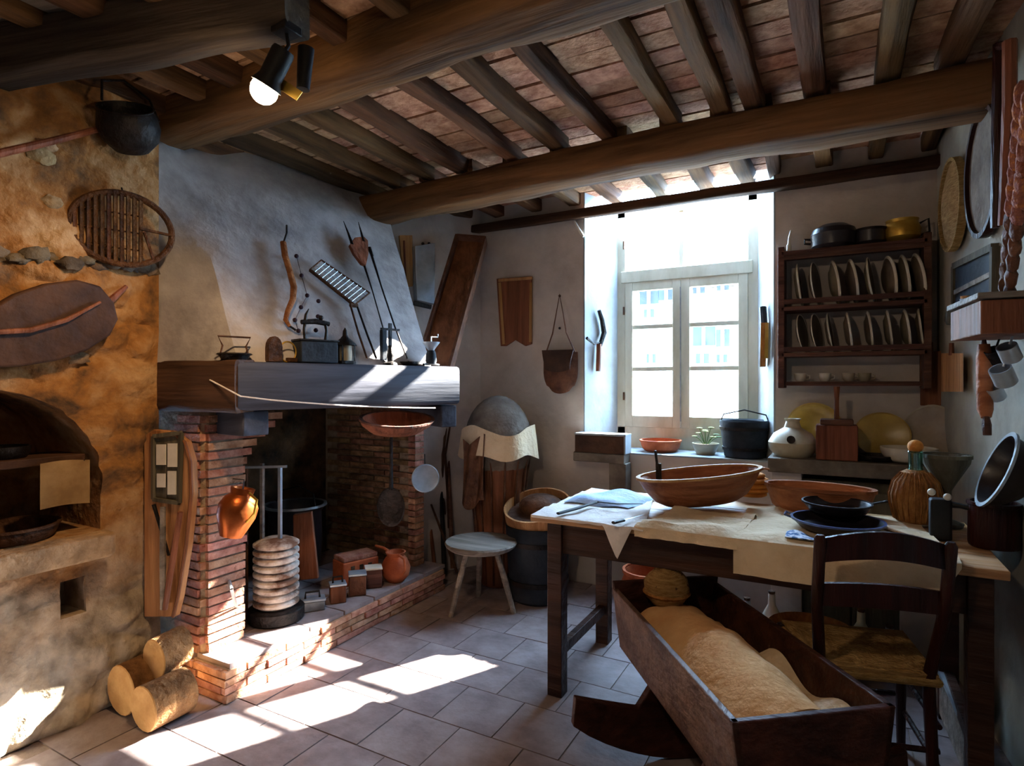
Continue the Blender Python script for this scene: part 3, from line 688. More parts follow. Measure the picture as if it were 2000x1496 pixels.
for (u0, v0, u1, v1) in ((305, 868, 323, 908), (327, 866, 345, 912), (306, 925, 322, 952), (327, 920, 343, 966)):
    B_ = [JW(u, v, .062) for u, v in ((u0, v1), (u1, v1), (u1, v0), (u0, v0))]
    MB().add(B_ + [p + V((0, .004, 0)) for p in B_], [(0, 1, 2, 3), (7, 6, 5, 4), (0, 4, 5, 1), (1, 5, 6, 2), (2, 6, 7, 3), (3, 7, 4, 0)]).build('print_patch', M['white_china'], t, smooth=False)
for i, (a, bq, lab) in enumerate((((300, 985), (330, 1085), 'thin iron poker, left of the three leaning on the arched panel'), ((318, 990), (318, 1190), 'pale wooden stick standing upright before the arched panel'), ((352, 1000), (322, 1190), 'brown wooden stick slanting right of the pale one at the panel'))):
    pa, pb = JW(*a, .075), JW(*bq, .085)
    if i == 0: pb = JW(*bq, .06)
    o = MB().tube([pa, (pa + pb) / 2, pb], [.009, .008, .006] if i == 0 else [.012, .014, .012], 8).build('poker' if i == 0 else 'stick', M['iron' if i == 0 else ('greywood' if i == 1 else 'redwood')]); tag(o, lab, 'poker' if i == 0 else 'stick')

# ================================================================== MANTEL SHELF THINGS
def MS(u, back=.12):                                      # a point on the mantel top below picture column u
    d = ray(u, 700); n_ = mn; p = ML + mn * back
    s_ = (p.x * n_.x + p.y * n_.y) / (d.x * n_.x + d.y * n_.y)
    return V((d.x * s_, d.y * s_, MZ1 + .002))
A_M = math.atan2(md.y, md.x)
# footed iron pan with handle frame
c = MS(458, .10)
t = thing('footed_iron_pan', 'small dark footed pan with a squared wire handle, leftmost on the mantel', 'pan', c, None, (0, 0, A_M))
MB().lathe([(.035, 0), (.055, .004), (.07, .03), (.068, .036), (.05, .012), (0, .01)]).build('pan', M['iron'], t, world=False)
MB().tube([(-.062, 0, .03), (-.052, 0, .07), (-.072, 0, .112), (.072, 0, .112), (.052, 0, .07), (.062, 0, .03)], .0045, 8).build('handle', M['rust'], t, world=False)
MB().lathe([(.072, .028), (.078, .03), (.072, .036), (.066, .032)]).build('rim', M['iron'], t, world=False)
# laundry iron (upright) + ring
c = MS(535, .10)
t = thing('iron_sole', 'dark arched flat iron standing upright on the mantel', 'iron', c, None, (0, 0, A_M))
prof = [(-.036, 0), (.036, 0), (.036, .07)] + [(.036 * math.cos(a), .07 + .055 * math.sin(a)) for a in [math.pi * i / 8 for i in range(1, 8)]] + [(-.036, .07)]
MB().prism(prof, -.02, .02, M=RX(math.pi / 2)).build('body', M['rust'], t, world=False, bevel=.004)
c = MS(562, .10)
t = thing('iron_ring_trivet', 'thin upright wire hoop beside the arched flat iron', 'trivet', c, None, (0, 0, A_M))
MB().tube([(.042 * math.sin(a), 0, .052 - .05 * math.cos(a)) for a in [2 * math.pi * i / 24 for i in range(25)]], .004, 8, cap=False).build('hoop', M['brass'], t, world=False)
MB().box((.02, 0, .012), (.05, .03, .022)).build('foot', M['rust'], t, world=False, bevel=.003)
# charcoal iron box
c = MS(616, .11)
t = thing('charcoal_iron', 'dark blue box-shaped charcoal iron with two posts and a handle on the mantel', 'iron', c, None, (0, 0, A_M))
MB().box((0, 0, .055), (.20, .10, .11)).build('box', M['darkblue'], t, world=False, bevel=.006)
MB().box((0, 0, .114), (.21, .108, .01)).build('lid', M['iron'], t, world=False, bevel=.003)
for x in (-.055, .055):
    MB().tube([(x, 0, .115), (x * 1.1, 0, .17), (x, 0, .205)], [.009, .007, .009], 8).build('post', M['iron'], t, world=False)
MB().tube([(-.075, 0, .205), (0, 0, .214), (.075, 0, .205)], [.012, .015, .012], 10).build('handle', M['iron'], t, world=False)
MB().tube([(-.055, 0, .205), (-.05, .0, .245), (-.035, 0, .275)], [.01, .008, .003], 8).build('chimney', M['iron'], t, world=False)
MB().ball((.03, 0, .235), .013).build('knob', M['iron'], t, world=False)
# lantern
c = MS(674, .12)
t = thing('lantern', 'small dark lantern with a cone top and pale glass on the mantel', 'lantern', c, None, (0, 0, A_M))
MB().box((0, 0, .008), (.085, .085, .016)).build('base', M['iron'], t, world=False, bevel=.002)
MB().lathe([(.034, .016), (.036, .05), (.034, .098)], n=16).build('glass', M['cream_china'], t, world=False)
for x in (-.036, .036):
    for y in (-.036, .036): MB().bar((x, y, .014), (x, y, .10), .007, .007).build('post', M['iron'], t, world=False, smooth=False)
MB().lathe([(.062, .098), (.056, .108), (.026, .135), (.014, .15), (.012, .175), (.004, .19), (0, .195)], n=20).build('roof', M['iron'], t, world=False)
# crucifix-like roasting stand
c = MS(762, .10)
t = thing('iron_spit_stand', 'dark iron stand with a cross bar on the right part of the mantel', 'stand', c, None, (0, 0, A_M))
MB().lathe([(.045, 0), (.04, .01), (.016, .022), (.022, .05), (.012, .09), (.012, .11)], n=16).build('foot', M['iron'], t, world=False)
MB().bar((0, 0, .05), (0, 0, .235), .018, .010).build('post', M['iron'], t, world=False, smooth=False)
MB().bar((-.06, 0, .2), (.06, 0, .2), .012, .012).build('cross_bar', M['iron'], t, world=False, smooth=False)
MB().box((-.045, 0, .11), (.03, .028, .17)).build('holder', M['darkblue'], t, world=False, bevel=.003)
# small metal mill
c = MS(842, .07)
t = thing('hand_mill', 'small metal hand mill on a curved base at the right end of the mantel', 'mill', c, None, (0, 0, A_M))
MB().tube([(-.07, -.02, .006), (0, 0, .012), (.07, .02, .006)], .008, 8).build('base', M['iron'], t, world=False)
MB().lathe([(.028, .01), (.034, .03), (.03, .07), (.022, .09)], n=16).build('body', M['darkblue'], t, world=False)
MB().lathe([(.018, .09), (.024, .10), (.05, .135), (.052, .14), (.046, .14), (.02, .105), (0, .10)], n=18).build('hopper', M['zinc'], t, world=False)
MB().tube([(0, 0, .11), (0, 0, .17), (.05, 0, .172), (.05, 0, .19)], .004, 8).build('crank', M['zinc'], t, world=False)
c = MS(798, .12)
t = lathe_thing('small_iron_dish', 'flat dark dish lying between the spit stand and the mill', 'dish', c, [('dish', 'iron', bowl_prof(.06, .022, .045, .004)), ('knob', 'iron', [(.006, .004), (.008, .02), (.004, .026)], {'n': 12})])

# ================================================================== TOOLS HANGING ON THE HOOD
t = thing('curved_yoke', 'long curved wooden tool hanging on the left of the hood', 'tool', H(560, 640))
pts = [(553, 473), (557, 500), (566, 530), (574, 560), (572, 585), (562, 608), (558, 625), (566, 638)]
MB().tube([H(u, v, .022) for u, v in pts], [.017, .018, .017, .018, .016, .014, .013, .009], 10, flat=.7).build('shaft', M['trough'], t)
MB().tube([H(560, 440, .02), H(560, 455, .022), H(554, 473, .022)], .005, 6).build('hook', M['iron'], t)
MB().tube([H(566, 637, .022), H(578, 645, .02)], .006, 6).build('tip', M['iron'], t)
t = thing('string_of_nuts', 'curving string of dark round beads hanging on the hood', 'garland', H(590, 600))
dp = [(579, 500), (589, 538), (600, 577), (588, 600), (576, 625), (622, 588), (621, 618), (617, 645), (583, 646), (568, 520)]
for u, v in dp[:-1]: MB().ball(H(u, v, .016), .012, 10, 7).build('bead', M['dots'], t)
MB().tube([H(u, v, .008) for u, v in ((579, 500), (589, 538), (600, 577), (588, 600), (576, 625), (583, 646))], .0015, 5).build('thread', M['dots'], t)
# folding wire grill
t = thing('wire_grill', 'rectangular wire grill with a long forked handle hanging tilted on the hood', 'grill', H(660, 640))
G = [H(605, 527), H(628, 508), H(722, 572), H(692, 596)]
for i in range(4): MB().tube([G[i], G[(i + 1) % 4]], .010 if i == 3 else .005, 8).build('frame_bar', M['rust'], t)
for i in range(1, 12):
    MB().tube([lerp(G[0], G[3], i / 12) + HN * .002, lerp(G[1], G[2], i / 12) + HN * .002], .0022, 5).build('wire', M['greymetal'], t)
for i in range(1, 4):
    MB().tube([lerp(G[0], G[1], i / 4), lerp(G[3], G[2], i / 4)], .0022, 5).build('wire', M['greymetal'], t)
MB().tube([H(684, 594), H(700, 650), H(717, 700, .03)], .006, 8).build('handle_bar', M['rust'], t)
MB().tube([H(697, 596), H(716, 650), H(735, 700, .03)], .006, 8).build('handle_bar', M['iron'], t)
MB().tube([H(684, 596), H(698, 597)], .012, 8).build('collar', M['rust'], t)
# fork
t = thing('chestnut_fork', 'two-pronged tool with a brown woven head and thin shaft on the hood', 'fork', H(700, 540))
P = [H(u, v, .012) for u, v in ((680, 482), (690, 468), (708, 466), (716, 474), (717, 500), (712, 522), (703, 518), (688, 498))]
n_ = len(P); Q = [p + HN * .022 for p in P]
MB().add(P + Q, [tuple(range(n_))[::-1], tuple(range(n_, 2 * n_))] + [(i, (i + 1) % n_, (i + 1) % n_ + n_, i + n_) for i in range(n_)]).build('head', M['redwood'], t, smooth=False, bevel=.003)
MB().tube([H(688, 478, .03), H(680, 455, .03), H(671, 432, .02)], [.010, .006, .002], 8).build('prong', M['iron'], t)
MB().tube([H(710, 472, .03), H(705, 452, .03), H(700, 434, .02)], [.010, .006, .002], 8).build('prong', M['iron'], t)
MB().tube([H(712, 520, .02), H(728, 570, .02), H(748, 640, .02)], [.007, .004, .004], 8).build('shaft', M['iron'], t)
t = thing('long_iron_rod', 'long thin iron rod leaning on the right of the hood', 'rod', H(760, 620))
MB().tube([H(722, 486), H(745, 560), H(770, 635), H(795, 700, .03)], [.009, .005, .005, .005], 8).build('rod', M['iron'], t)
MB().tube([H(721, 484), H(727, 500)], [.013, .009], 8).build('grip', M['iron'], t)

# ================================================================== IN AND AROUND THE HEARTH
# copper jug / cowbell
c = W(463, 1000, t=2.78)
t = thing('copper_jug', 'battered orange copper jug hanging at the left brick jamb', 'jug', c - V((0, 0, .13)))
JM = TR(c) @ RY(.12) @ RX(-.2)
MB().lathe([(.0, -.12), (.05, -.115), (.065, -.08), (.088, -.02), (.09, .03), (.07, .07), (.05, .085), (.056, .115), (.048, .115), (.04, .085), (0, .05)], M=JM, sx=.95).build('body', M['copper'], t)
MB().tube([JM @ V(p) for p in ((.05, 0, .10), (.11, 0, .08), (.115, 0, .02), (.08, 0, -.03))], .006, 8).build('handle', M['brass'], t)
MB().tube([JM @ V((0, 0, .1)), JM @ V((-.02, .01, .15)), W(455, 935, t=2.82)], .003, 6).build('hanger', M['iron'], t)
# tall iron stand
t = thing('tall_iron_frame', 'tall pale metal frame stand with a top bar at the front of the hearth', 'stand', W(515, 1225, Z=HZ) )
base = W(517, 1210, Z=HZ); tt = base.dot(V((-sn, cs, 0))) if False else (base.x * -sn + base.y * cs)
def TT(u, v, dt=0): return W(u, v, t=tt + dt)
MB().bar(TT(482, 1210), TT(482, 912), .010, .010).build('upright', M['rust'], t, smooth=False)
MB().bar(TT(512, 1215), TT(512, 905), .022, .014).build('upright', M['greywood'], t, smooth=False)
MB().bar(TT(547, 1208), TT(547, 910), .020, .014).build('upright', M['zinc'], t, smooth=False)
MB().bar(TT(478, 913, -.01), TT(560, 911, -.01), .014, .012).build('top_bar', M['zinc'], t, smooth=False)
# ribbed drum
c = W(517, 1222, Z=HZ); 
t = thing('ribbed_drum', 'tall ribbed white and brown cylinder on a dark round base on the hearth', 'drum', (c.x - .02, c.y + .09, HZ))
MB().lathe([(.135, 0), (.145, .01), (.145, .065), (.13, .075), (0, .075)]).build('base', M['iron'], t, world=False)
pr = [(.095, .075)]
for i in range(9):
    z = .08 + i * .039; pr += [(.098, z), (.118, z + .012), (.118, z + .025), (.098, z + .036)]
pr += [(.09, .43), (.07, .44), (0, .44)]
MB().lathe(pr).build('ribbed_body', M['drum'], t, world=False, ang=50)
MB().tube([(.145, 0, .03), (.2, -.03, .035), (.24, -.05, .0)], .006, 8).build('drain', M['zinc'], t, world=False) if False else None
o = MB().tube([W(437, 1100, Z=.42), W(452, 1150, t=2.72), W(470, 1215, Z=HZ + .02)], .008, 8).build('iron_poker', M['zinc']); tag(o, 'short pale rod leaning left of the ribbed drum', 'rod')
# cauldron in the back left
c = W(577, 985, t=4.0)
t = thing('large_grey_cauldron', 'large grey cauldron standing behind the plank in the fireplace', 'cauldron', V((c.x, c.y, HZ)))
hh = c.z - HZ
MB().lathe([(.12, 0), (.16, .03), (.175, .2), (.17, hh - .05), (.20, hh), (.185, hh), (.16, hh - .05), (.16, .06), (0, .04)], n=32).build('body', M['dark_pot'], t, world=False)
MB().lathe([(.19, hh - .012), (.208, hh - .006), (.204, hh + .008), (.186, hh + .006)], n=32).build('rim', M['greymetal'], t, world=False)
MB().tube([(.19, 0, hh), (.15, .02, hh + .08), (0, .03, hh + .12), (-.15, .02, hh + .08), (-.19, 0, hh)], .006, 6).build('handle', M['iron'], t, world=False)
# plank post
pb = W(597, 1135, Z=HZ)
t = MB(); tb = 3.5
A = [W(573, 1135, t=tb), W(621, 1130, t=tb), W(608, 1000, t=tb + .03), W(572, 1006, t=tb + .03)]
bk = V((-.02, .03, 0))
t.hexa([A[0], A[1], A[1] + bk, A[0] + bk, A[3], A[2], A[2] + bk, A[3] + bk])
tag(t.build('reddish_post', M['redwood'], smooth=False, bevel=.004), 'reddish wooden post tapering upward inside the fireplace', 'post')
# firebox back-left darkness, ash shovel hanging
c = W(764, 990, t=3.55)
t = thing('hanging_peel', 'long dark iron pan hanging upside down by its shaft before the fire cheek', 'pan', c - V((0, 0, .12)))
MB().lathe([(.0, -.012), (.07, -.008), (.088, .006), (.08, .008), (.06, -.002), (0, -.003)], M=TR(c) @ facing(V((.35, -.93, 0))) @ Matrix.Diagonal((1, 1.35, 1, 1))).build('bowl', M['iron'], t)
MB().tube([c + V((0, 0, .105)), c + V((0, 0, .17)), W(764, 850, t=3.53)], [.014, .010, .009], 8).build('shaft', M['iron'], t)
MB().tube([W(764, 850, t=3.53), W(764, 838, t=3.53)], [.009, .004], 8).build('hook', M['iron'], t)
# big wooden bowl hung under the mantel
c = W(775, 832, t=3.40)
t = thing('hanging_wooden_bowl', 'wide dark red wooden bowl hung below the right half of the mantel', 'bowl', c - V((0, 0, .05)))
BMx = TR(c) @ RZ(A_M) @ RX(.35)
MB().lathe([(.08, -.05), (.14, -.035), (.20, .01), (.215, .04), (.20, .042), (.18, .015), (.12, -.02), (0, -.03)], n=36, M=BMx, sx=1.12, sy=.55).build('bowl', M['redwood'], t)
MB().lathe([(.20, .036), (.22, .038), (.22, .048), (.20, .048)], n=36, M=BMx, sx=1.12, sy=.55).build('rim', M['rack'], t)
# small things on the hearth front
def box_tin(name, lab, cat, u, v, w_, h_, d_, m, m2, ang=.2, extra=None):
    p = W(u, v, Z=HZ); t = thing(name, lab, cat, p + V((-.01, d_ / 2, .001)), None, (0, 0, ang))
    MB().box((0, 0, h_ / 2), (w_, d_, h_)).build('body', M[m], t, world=False, bevel=.006)
    MB().box((0, 0, h_ + .005), (w_ * 1.06, d_ * 1.06, .012)).build('lid', M[m2], t, world=False, bevel=.003)
    if extra == 'handle': MB().tube([(-w_ * .3, 0, h_ + .01), (-w_ * .28, 0, h_ + .045), (w_ * .28, 0, h_ + .045), (w_ * .3, 0, h_ + .01)], .006, 8).build('handle', M['iron'], t, world=False)
    return t
box_tin('flat_iron', 'small flat iron with an arched handle, nearest the ribbed drum', 'iron', 602, 1196, .13, .055, .08, 'greymetal', 'zinc', .9, 'handle')
box_tin('flat_iron', 'dark stout flat iron second from the ribbed drum on the hearth', 'iron', 652, 1180, .09, .10, .08, 'redwood', 'zinc', .9, 'handle')
box_tin('stove_tin', 'square dark tin with a bright rim in front of the brick block', 'tin', 690, 1165, .10, .12, .09, 'leather', 'zinc', .8)
box_tin('stove_tin', 'square tin with pale edges right of the darker tin on the hearth', 'tin', 722, 1150, .10, .115, .09, 'rack', 'white_china', .8)
p = W(688, 1118, Z=HZ + .14)
tag(MB().box(W(695, 1102, t=3.62), (.20, .12, .09), Matrix.Rotation(1.2, 3, 'Z')).build('brick_block', M['terracotta'], smooth=False, bevel=.006), 'orange brick block lying behind the tins on the hearth', 'brick') if False else None
t = thing('foot_warmer', 'orange clay box foot warmer behind the two square tins', 'warmer', (-2.72, 2.86, HZ), None, (0, 0, 1.25))
MB().box((0, 0, .075), (.25, .15, .15)).build('body', M['terracotta'], t, world=False, bevel=.008)
MB().box((0, 0, .165), (.24, .14, .03)).build('lid', M['brick'], t, world=False, bevel=.006)
for x in (-.06, 0, .06): MB().box((x, -.073, .10), (.025, .01, .045)).build('vent', M['soot'], t, world=False, smooth=False)
p = W(765, 1138, Z=HZ)
t = thing('terracotta_pitcher', 'brown terracotta pitcher near the right jamb on the hearth', 'pitcher', p + V((0, .04, 0)))
MB().lathe([(.05, 0), (.085, .04), (.095, .09), (.075, .14), (.055, .165), (.065, .19), (.055, .19), (.045, .16), (0, .12)]).build('body', M['terracotta'], t, world=False)
MB().tube([(.055, -.03, .18), (.11, -.05, .17), (.12, -.05, .10), (.085, -.04, .06)], .008, 8).build('handle', M['terracotta'], t, world=False)
MB().tube([(-.055, 0, .18), (-.10, .0, .2), (-.17, 0, .205)], [.012, .009, .008], 8).build('spout', M['terracotta'], t, world=False)
# white enamel plate on the jamb corner and strip
c = W(830, 934, t=3.93)
t = thing('enamel_plate', 'round bluish white enamel plate hanging beside the fireplace', 'plate', c - V((0, 0, .10)))
MB().lathe([(0, .0), (.06, .0), (.09, .012), (.094, .016), (.088, .018), (.058, .008), (0, .008)], M=TR(c) @ facing((.75, -.65, .1))).build('dish', M['zinc'], t)
MB().tube([c + V((0, 0, .09)), c + V((-.01, .01, .16))], .003, 6).build('loop', M['iron'], t)
c = W(812, 850, t=3.80)
# bundle of tools right of the fireplace
for i, (a, bq, r, m, lab) in enumerate((((842, 985), (893, 1118), .010, 'rust', 'rusty iron rod, most slanted of the rods beside the fireplace'), ((838, 1000), (850, 1125), .014, 'redwood', 'dark wooden pole standing closest to the right brick jamb'), ((862, 960), (868, 1120), .018, 'blackcord', 'black pole standing between the other rods in the corner'), ((876, 900), (884, 1110), .016, 'rack', 'brown wooden pole in the corner behind the stool'))):
    pb = W(*bq, Y=3.55 + .03 * i); pb.z = max(pb.z, .02); pa = W(*a, Y=3.62 + .05 * i)
    tag(MB().tube([pa, (pa + pb) / 2, pb], [r * .7, r, r], 8).build('pole' if i else 'rod', M[m]), lab, 'pole' if i else 'rod')
c = W(858, 1000, Y=3.72)
t = thing('leather_strap_bundle', 'dark bundle of leather straps hanging in the corner by the fireplace', 'straps', V((c.x, c.y, .35)))
for i in range(7):
    x0 = c.x - .06 + i * .022
    MB().tube([(x0, c.y + .01 * i, 1.12 + .01 * i), (x0 + .02 * math.sin(i * 2), c.y - .01, .9), (x0 + .03 * math.sin(i), c.y + .02, .62), (x0 + .015 * math.cos(i), c.y, .34 + .05 * (i % 3))], [.008, .014, .016, .01], 7, flat=.5).build('strap', M['leather_dark'], t)

# ================================================================== LEFT CORNER AND BACK WALL
def BW(u, v, off=.0): return W(u, v, Y=4.0 - off)
# long trough leaning in the corner
pa, pb = W(922, 472, t=4.45), W(850, 722, t=3.93)
t = thing('long_wooden_trough', 'long brown wooden trough leaning in the corner right of the hood', 'trough', pb)
d_ = (pb - pa).normalized(); sx_ = V((.85, .35, 0)).normalized(); sx_ = (sx_ - d_ * sx_.dot(d_)).normalized(); nn_ = sx_.cross(d_).normalized()
if nn_.y > 0: nn_ = -nn_
Wt = .22
MB().bar(pa, pb, Wt, .02, up=nn_).build('bottom_board', M['redwood'], t, smooth=False)
for s_ in (-1, 1): MB().bar(pa + sx_ * s_ * Wt / 2 + nn_ * .03, pb + sx_ * s_ * Wt / 2 + nn_ * .03, .018, .085, up=nn_).build('side_board', M['leather'], t, smooth=False)
for p in (pa, pb): MB().bar(p - sx_ * Wt / 2 + nn_ * .03, p + sx_ * Wt / 2 + nn_ * .03, .018, .07, up=nn_).build('end_board', M['leather'], t, smooth=False)
# items on the splay wall
def SPW(u, v, off=0): return plane_hit(u, v, SP0, SN, off)
t = thing('tin_wall_box', 'tall blue grey tin box hanging on the white wall beside the hood', 'box', SPW(822, 590, .05))
A = [SPW(808, 588, .02), SPW(842, 596, .02), SPW(843, 478, .02), SPW(804, 484, .02)]
Bq = [p + SN * .07 for p in A]
MB().hexa([A[0], A[1], Bq[1], Bq[0], A[3], A[2], Bq[2], Bq[3]]).build('box', M['zinc'], t, smooth=False, bevel=.004)
for u in (826, 838): MB().ball(SPW(u, 476, .06), .012, 8, 6).build('knob', M['iron'], t)
MB().bar(SPW(808, 592, .06), SPW(842, 600, .06), .02, .03).build('bottom_rail', M['iron'], t, smooth=False)
t = thing('wooden_wall_board', 'narrow dark wooden board on the wall between hood and tin box', 'board', SPW(794, 560, .02))
A = [SPW(786, 562, .0), SPW(804, 560, .0), SPW(803, 461, .0), SPW(778, 461, .0)]; Bq = [p + SN * .03 for p in A]
MB().hexa([A[0], A[1], Bq[1], Bq[0], A[3], A[2], Bq[2], Bq[3]]).build('board', M['lightwood'], t, smooth=False, bevel=.003)
MB().bar(SPW(789, 470, .035), SPW(792, 540, .035), .012, .01).build('batten', M['redwood'], t, smooth=False)
# notched board
t = thing('notched_board', 'hanging brown wooden board with a notched lower edge left of the window', 'board', BW(1006, 674, .02))
P = [BW(u, v, .0) for u, v in ((972, 545), (1040, 540), (1040, 672), (1028, 676), (1008, 664), (990, 676), (980, 676))]
Q = [p + V((0, -.02, 0)) for p in P]; n_ = len(P)
MB().add(P + Q, [tuple(range(n_)), tuple(range(2 * n_ - 1, n_ - 1, -1))] + [(i, i + n_, (i + 1) % n_ + n_, (i + 1) % n_) for i in range(n_)]).build('board', M['redwood'], t, smooth=False, bevel=.003)
for (a, bq) in (((974, 548), (1040, 543)), ((976, 552), (984, 672)), ((1037, 552), (1036, 668))):
    MB().bar(BW(*a, .024), BW(*bq, .024), .02, .01, up=(0, -1, 0)).build('edge_batten', M['lightwood'], t, smooth=False)
# hanging bag
t = thing('hanging_leather_bag', 'brown leather bag hanging by a long strap left of the window', 'bag', BW(1095, 762, .03))
cb = BW(1095, 715, .06)
def bagfn(s_):
    def f(a, b):
        y = (a - .5) * 2; z = b
        wdt = .135 * (1 - .5 * max(0, (z - .45) / .55) ** 2.2)
        return cb + V((y * wdt, -s_ * .045 * (1 - y * y) * (.4 + .6 * math.sin(math.pi * min(1, z * .9 + .1))) - .0, .10 - .30 * z - .02 * (1 - y * y) * 0 + (.02 * y * y if z > .8 else 0)))
    return f
MB().sheet(bagfn(1), 12, 10, .004).build('bag_front', M['leather'], t)
MB().sheet(bagfn(-.4), 12, 6, .004).build('bag_back', M['leather_dark'], t)
MB().sheet(lambda a, b: cb + V(((a - .5) * .25 * (1 - .25 * b), -.052 - .01 * math.sin(b * 3), .115 - .14 * b - .02 * math.sin(a * math.pi) * b)), 10, 6, .005).build('flap', M['leather_dark'], t)
MB().tube([cb + V((.115, -.01, .10)), cb + V((.05, -.01, .24)), BW(1093, 575, .02), cb + V((-.06, -.01, .24)), cb + V((-.12, -.01, .08))], .005, 6).build('strap', M['leather'], t)
MB().ball(BW(1093, 578, .012), .010, 8, 6).build('nail', M['iron'], t)
tag(MB().ball(BW(1093, 641, .008), .010, 8, 6).build('wall_nail', M['iron']), 'lone dark nail in the wall between the bag strap', 'nail')
# tall basket with dome and cloth
c = V((-2.14, 3.70, 0))
t = thing('grain_dome', 'grey domed mound wrapped in pale cloth on top of the tall reddish basket', 'dome', (c.x, c.y, 1.0))
MB().ball((c.x, c.y, 1.02), (.255, .22, .34), 24, 14).build('dome', M['greyfelt'], t)
def clothf(a, b):
    an = 2 * math.pi * a; rr = .262 + .03 * b + .012 * math.sin(an * 7)
    return V((c.x + rr * math.cos(an), c.y + rr * .85 * math.sin(an), 1.12 - .19 * b + .035 * math.sin(an * 3 + 1) * (1 - b) - .02 * math.sin(an * 5) * b))
MB().sheet(clothf, 48, 6, .004).build('cloth_wrap', M['cream'], t)
t = thing('tall_basket', 'tall tapering reddish basket in the corner behind the stool', 'basket', (c.x, c.y, 0))
MB().lathe([(.13, 0), (.14, .02), (.15, .2), (.18, .5), (.225, .92), (.24, .95), (.225, .95), (.16, .4), (0, .3)], n=32, sy=.85).build('body', M['redwood'], t, world=False)
for i in range(14):
    an = 2 * math.pi * i / 14
    MB().tube([(.142 * math.cos(an), .12 * math.sin(an), .02), (.185 * math.cos(an), .16 * math.sin(an), .5), (.236 * math.cos(an), .2 * math.sin(an), .93)], .007, 6).build('rib', M['leather'], t, world=False)
# leather apron hanging left of the basket
c2 = W(925, 950, Y=3.45)
t = thing('leather_apron', 'dark crumpled leather apron draped at the left of the tall basket', 'apron', (c2.x, c2.y, .55))
MB().sheet(lambda a, b: V((c2.x - .09 + .18 * a, c2.y + .02 * math.sin(a * 9 + b * 3), 1.06 - .45 * b - .04 * math.sin(a * 5))), 14, 14, .006).build('sheet', M['leather'], t)
# stool
c = V((-1.99, 3.22, 0))
t = thing('three_legged_stool', 'round three-legged grey wooden stool beside the fireplace', 'stool', c)
MB().lathe([(.18, .385), (.205, .395), (.225, .41), (.232, .425), (.226, .437), (0, .434)], n=36).build('seat', M['greywood'], t, world=False)
for an in (-2.0, 0.15, 2.2):
    MB().tube([(.10 * math.cos(an), .10 * math.sin(an), .40), (.165 * math.cos(an), .165 * math.sin(an), .2), (.225 * math.cos(an), .225 * math.sin(an), .0)], [.017, .020, .016], 10).build('leg', M['greywood'], t, world=False)
# dark blue tub with lid-like basket
c = V((-1.76, 3.58, 0))
t = thing('dark_blue_tub', 'large dark blue wooden tub standing under the window left of the table', 'tub', c)
MB().lathe([(.17, 0), (.19, .02), (.22, .50), (.21, .50), (.185, .06), (0, .04)], n=36).build('body', M['darkblue'], t, world=False)
for z in (.12, .38): MB().lathe([(.188 + z * .06, z), (.202 + z * .05, z), (.202 + z * .05, z + .03), (.188 + z * .06, z + .03)], n=36).build('hoop', M['iron'], t, world=False)
t = thing('round_sieve', 'round wooden sieve resting tilted on the dark blue tub', 'sieve', c + V((0, 0, .52)))
SM = TR(V((0, 0, .07))) @ RX(.35)
MB().lathe([(.215, -.045), (.228, -.045), (.228, .045), (.215, .045)], n=36, M=SM).build('hoop', M['lightwood'], t, world=False)
MB().lathe([(0, -.02), (.216, -.02), (.216, -.014), (0, -.014)], n=36, M=SM).build('mesh_disc', M['leather_dark'], t, world=False)
MB().ball((0, .05, .09), (.16, .12, .08), 18, 10, M=RX(.2)).build('contents', M['leather'], t, world=False)

# ================================================================== COUNTER UNDER THE WINDOW
CZ = 1.03
t = thing('stone_counter', 'grey stone counter slab below the plate rack', 'counter', (.075, 3.8, 0))
MB().box((.075, 3.79, CZ - .04), (.81, .38, .08)).build('slab', M['counter'], t, smooth=False, bevel=.006)
for x in (-.24, .38): MB().box((x, 3.82, .475), (.16, .30, .95)).build('pier', M['plaster'], t, smooth=False, bevel=.006)
t = thing('grey_green_cupboard', 'low grey green wooden cupboard below the stone counter', 'cupboard', (.08, 3.82, 0))
MB().box((.08, 3.85, .46), (.50, .26, .90)).build('carcass', M['cabinet'], t, smooth=False, bevel=.004)
for x in (-.04, .20):
    dr = MB().box((x, 3.705, .46), (.23, .022, .80)).build('door', M['cabinet'], t, smooth=False, bevel=.004)
    MB().ball((x + (.08 if x < 0 else -.08), 3.69, .5), .014, 10, 8).build('knob', M['rust'], dr)
# stone shelf piece and wooden box at the left end
SZ = .962
t = thing('stone_bracket', 'stone shelf stub jutting below the window at its left corner', 'shelf', (-1.42, 3.93, .8))
MB().prism([(-1.66, 3.995), (-1.62, 3.86), (-1.25, 3.86), (-1.25, 3.995)], .90, SZ).build('slab', M['counter'], t, smooth=False, bevel=.006)
MB().box((-1.30, 3.93, .70), (.12, .12, .40)).build('corbel', M['counter'], t, smooth=False, bevel=.006)
t = thing('wooden_chest', 'dark wooden box with its sunlit top and right end painted pale at the left end of the window sill', 'box', (-1.45, 3.92, SZ))
MB().box((-1.43, 3.925, SZ + .062), (.36, .12, .12)).build('body', M['leather_dark'], t, smooth=False, bevel=.004)
MB().box((-1.425, 3.925, SZ + .13), (.375, .13, .014)).build('lid', M['reveal'], t, smooth=False, bevel=.003)  # pale top: sunlight on the dark box put into its colour
MB().box((-1.245, 3.925, SZ + .07), (.012, .13, .136)).build('end_board', M['reveal'], t, smooth=False, bevel=.003)  # right end of the box, painted pale as the sun lights it
def SL(u, y): p = W(u, 870, Y=y); p.z = SZ + .001; return p
def CT(u, v, y=3.74): p = W(u, v, Y=y); p.z = CZ + .001; return p
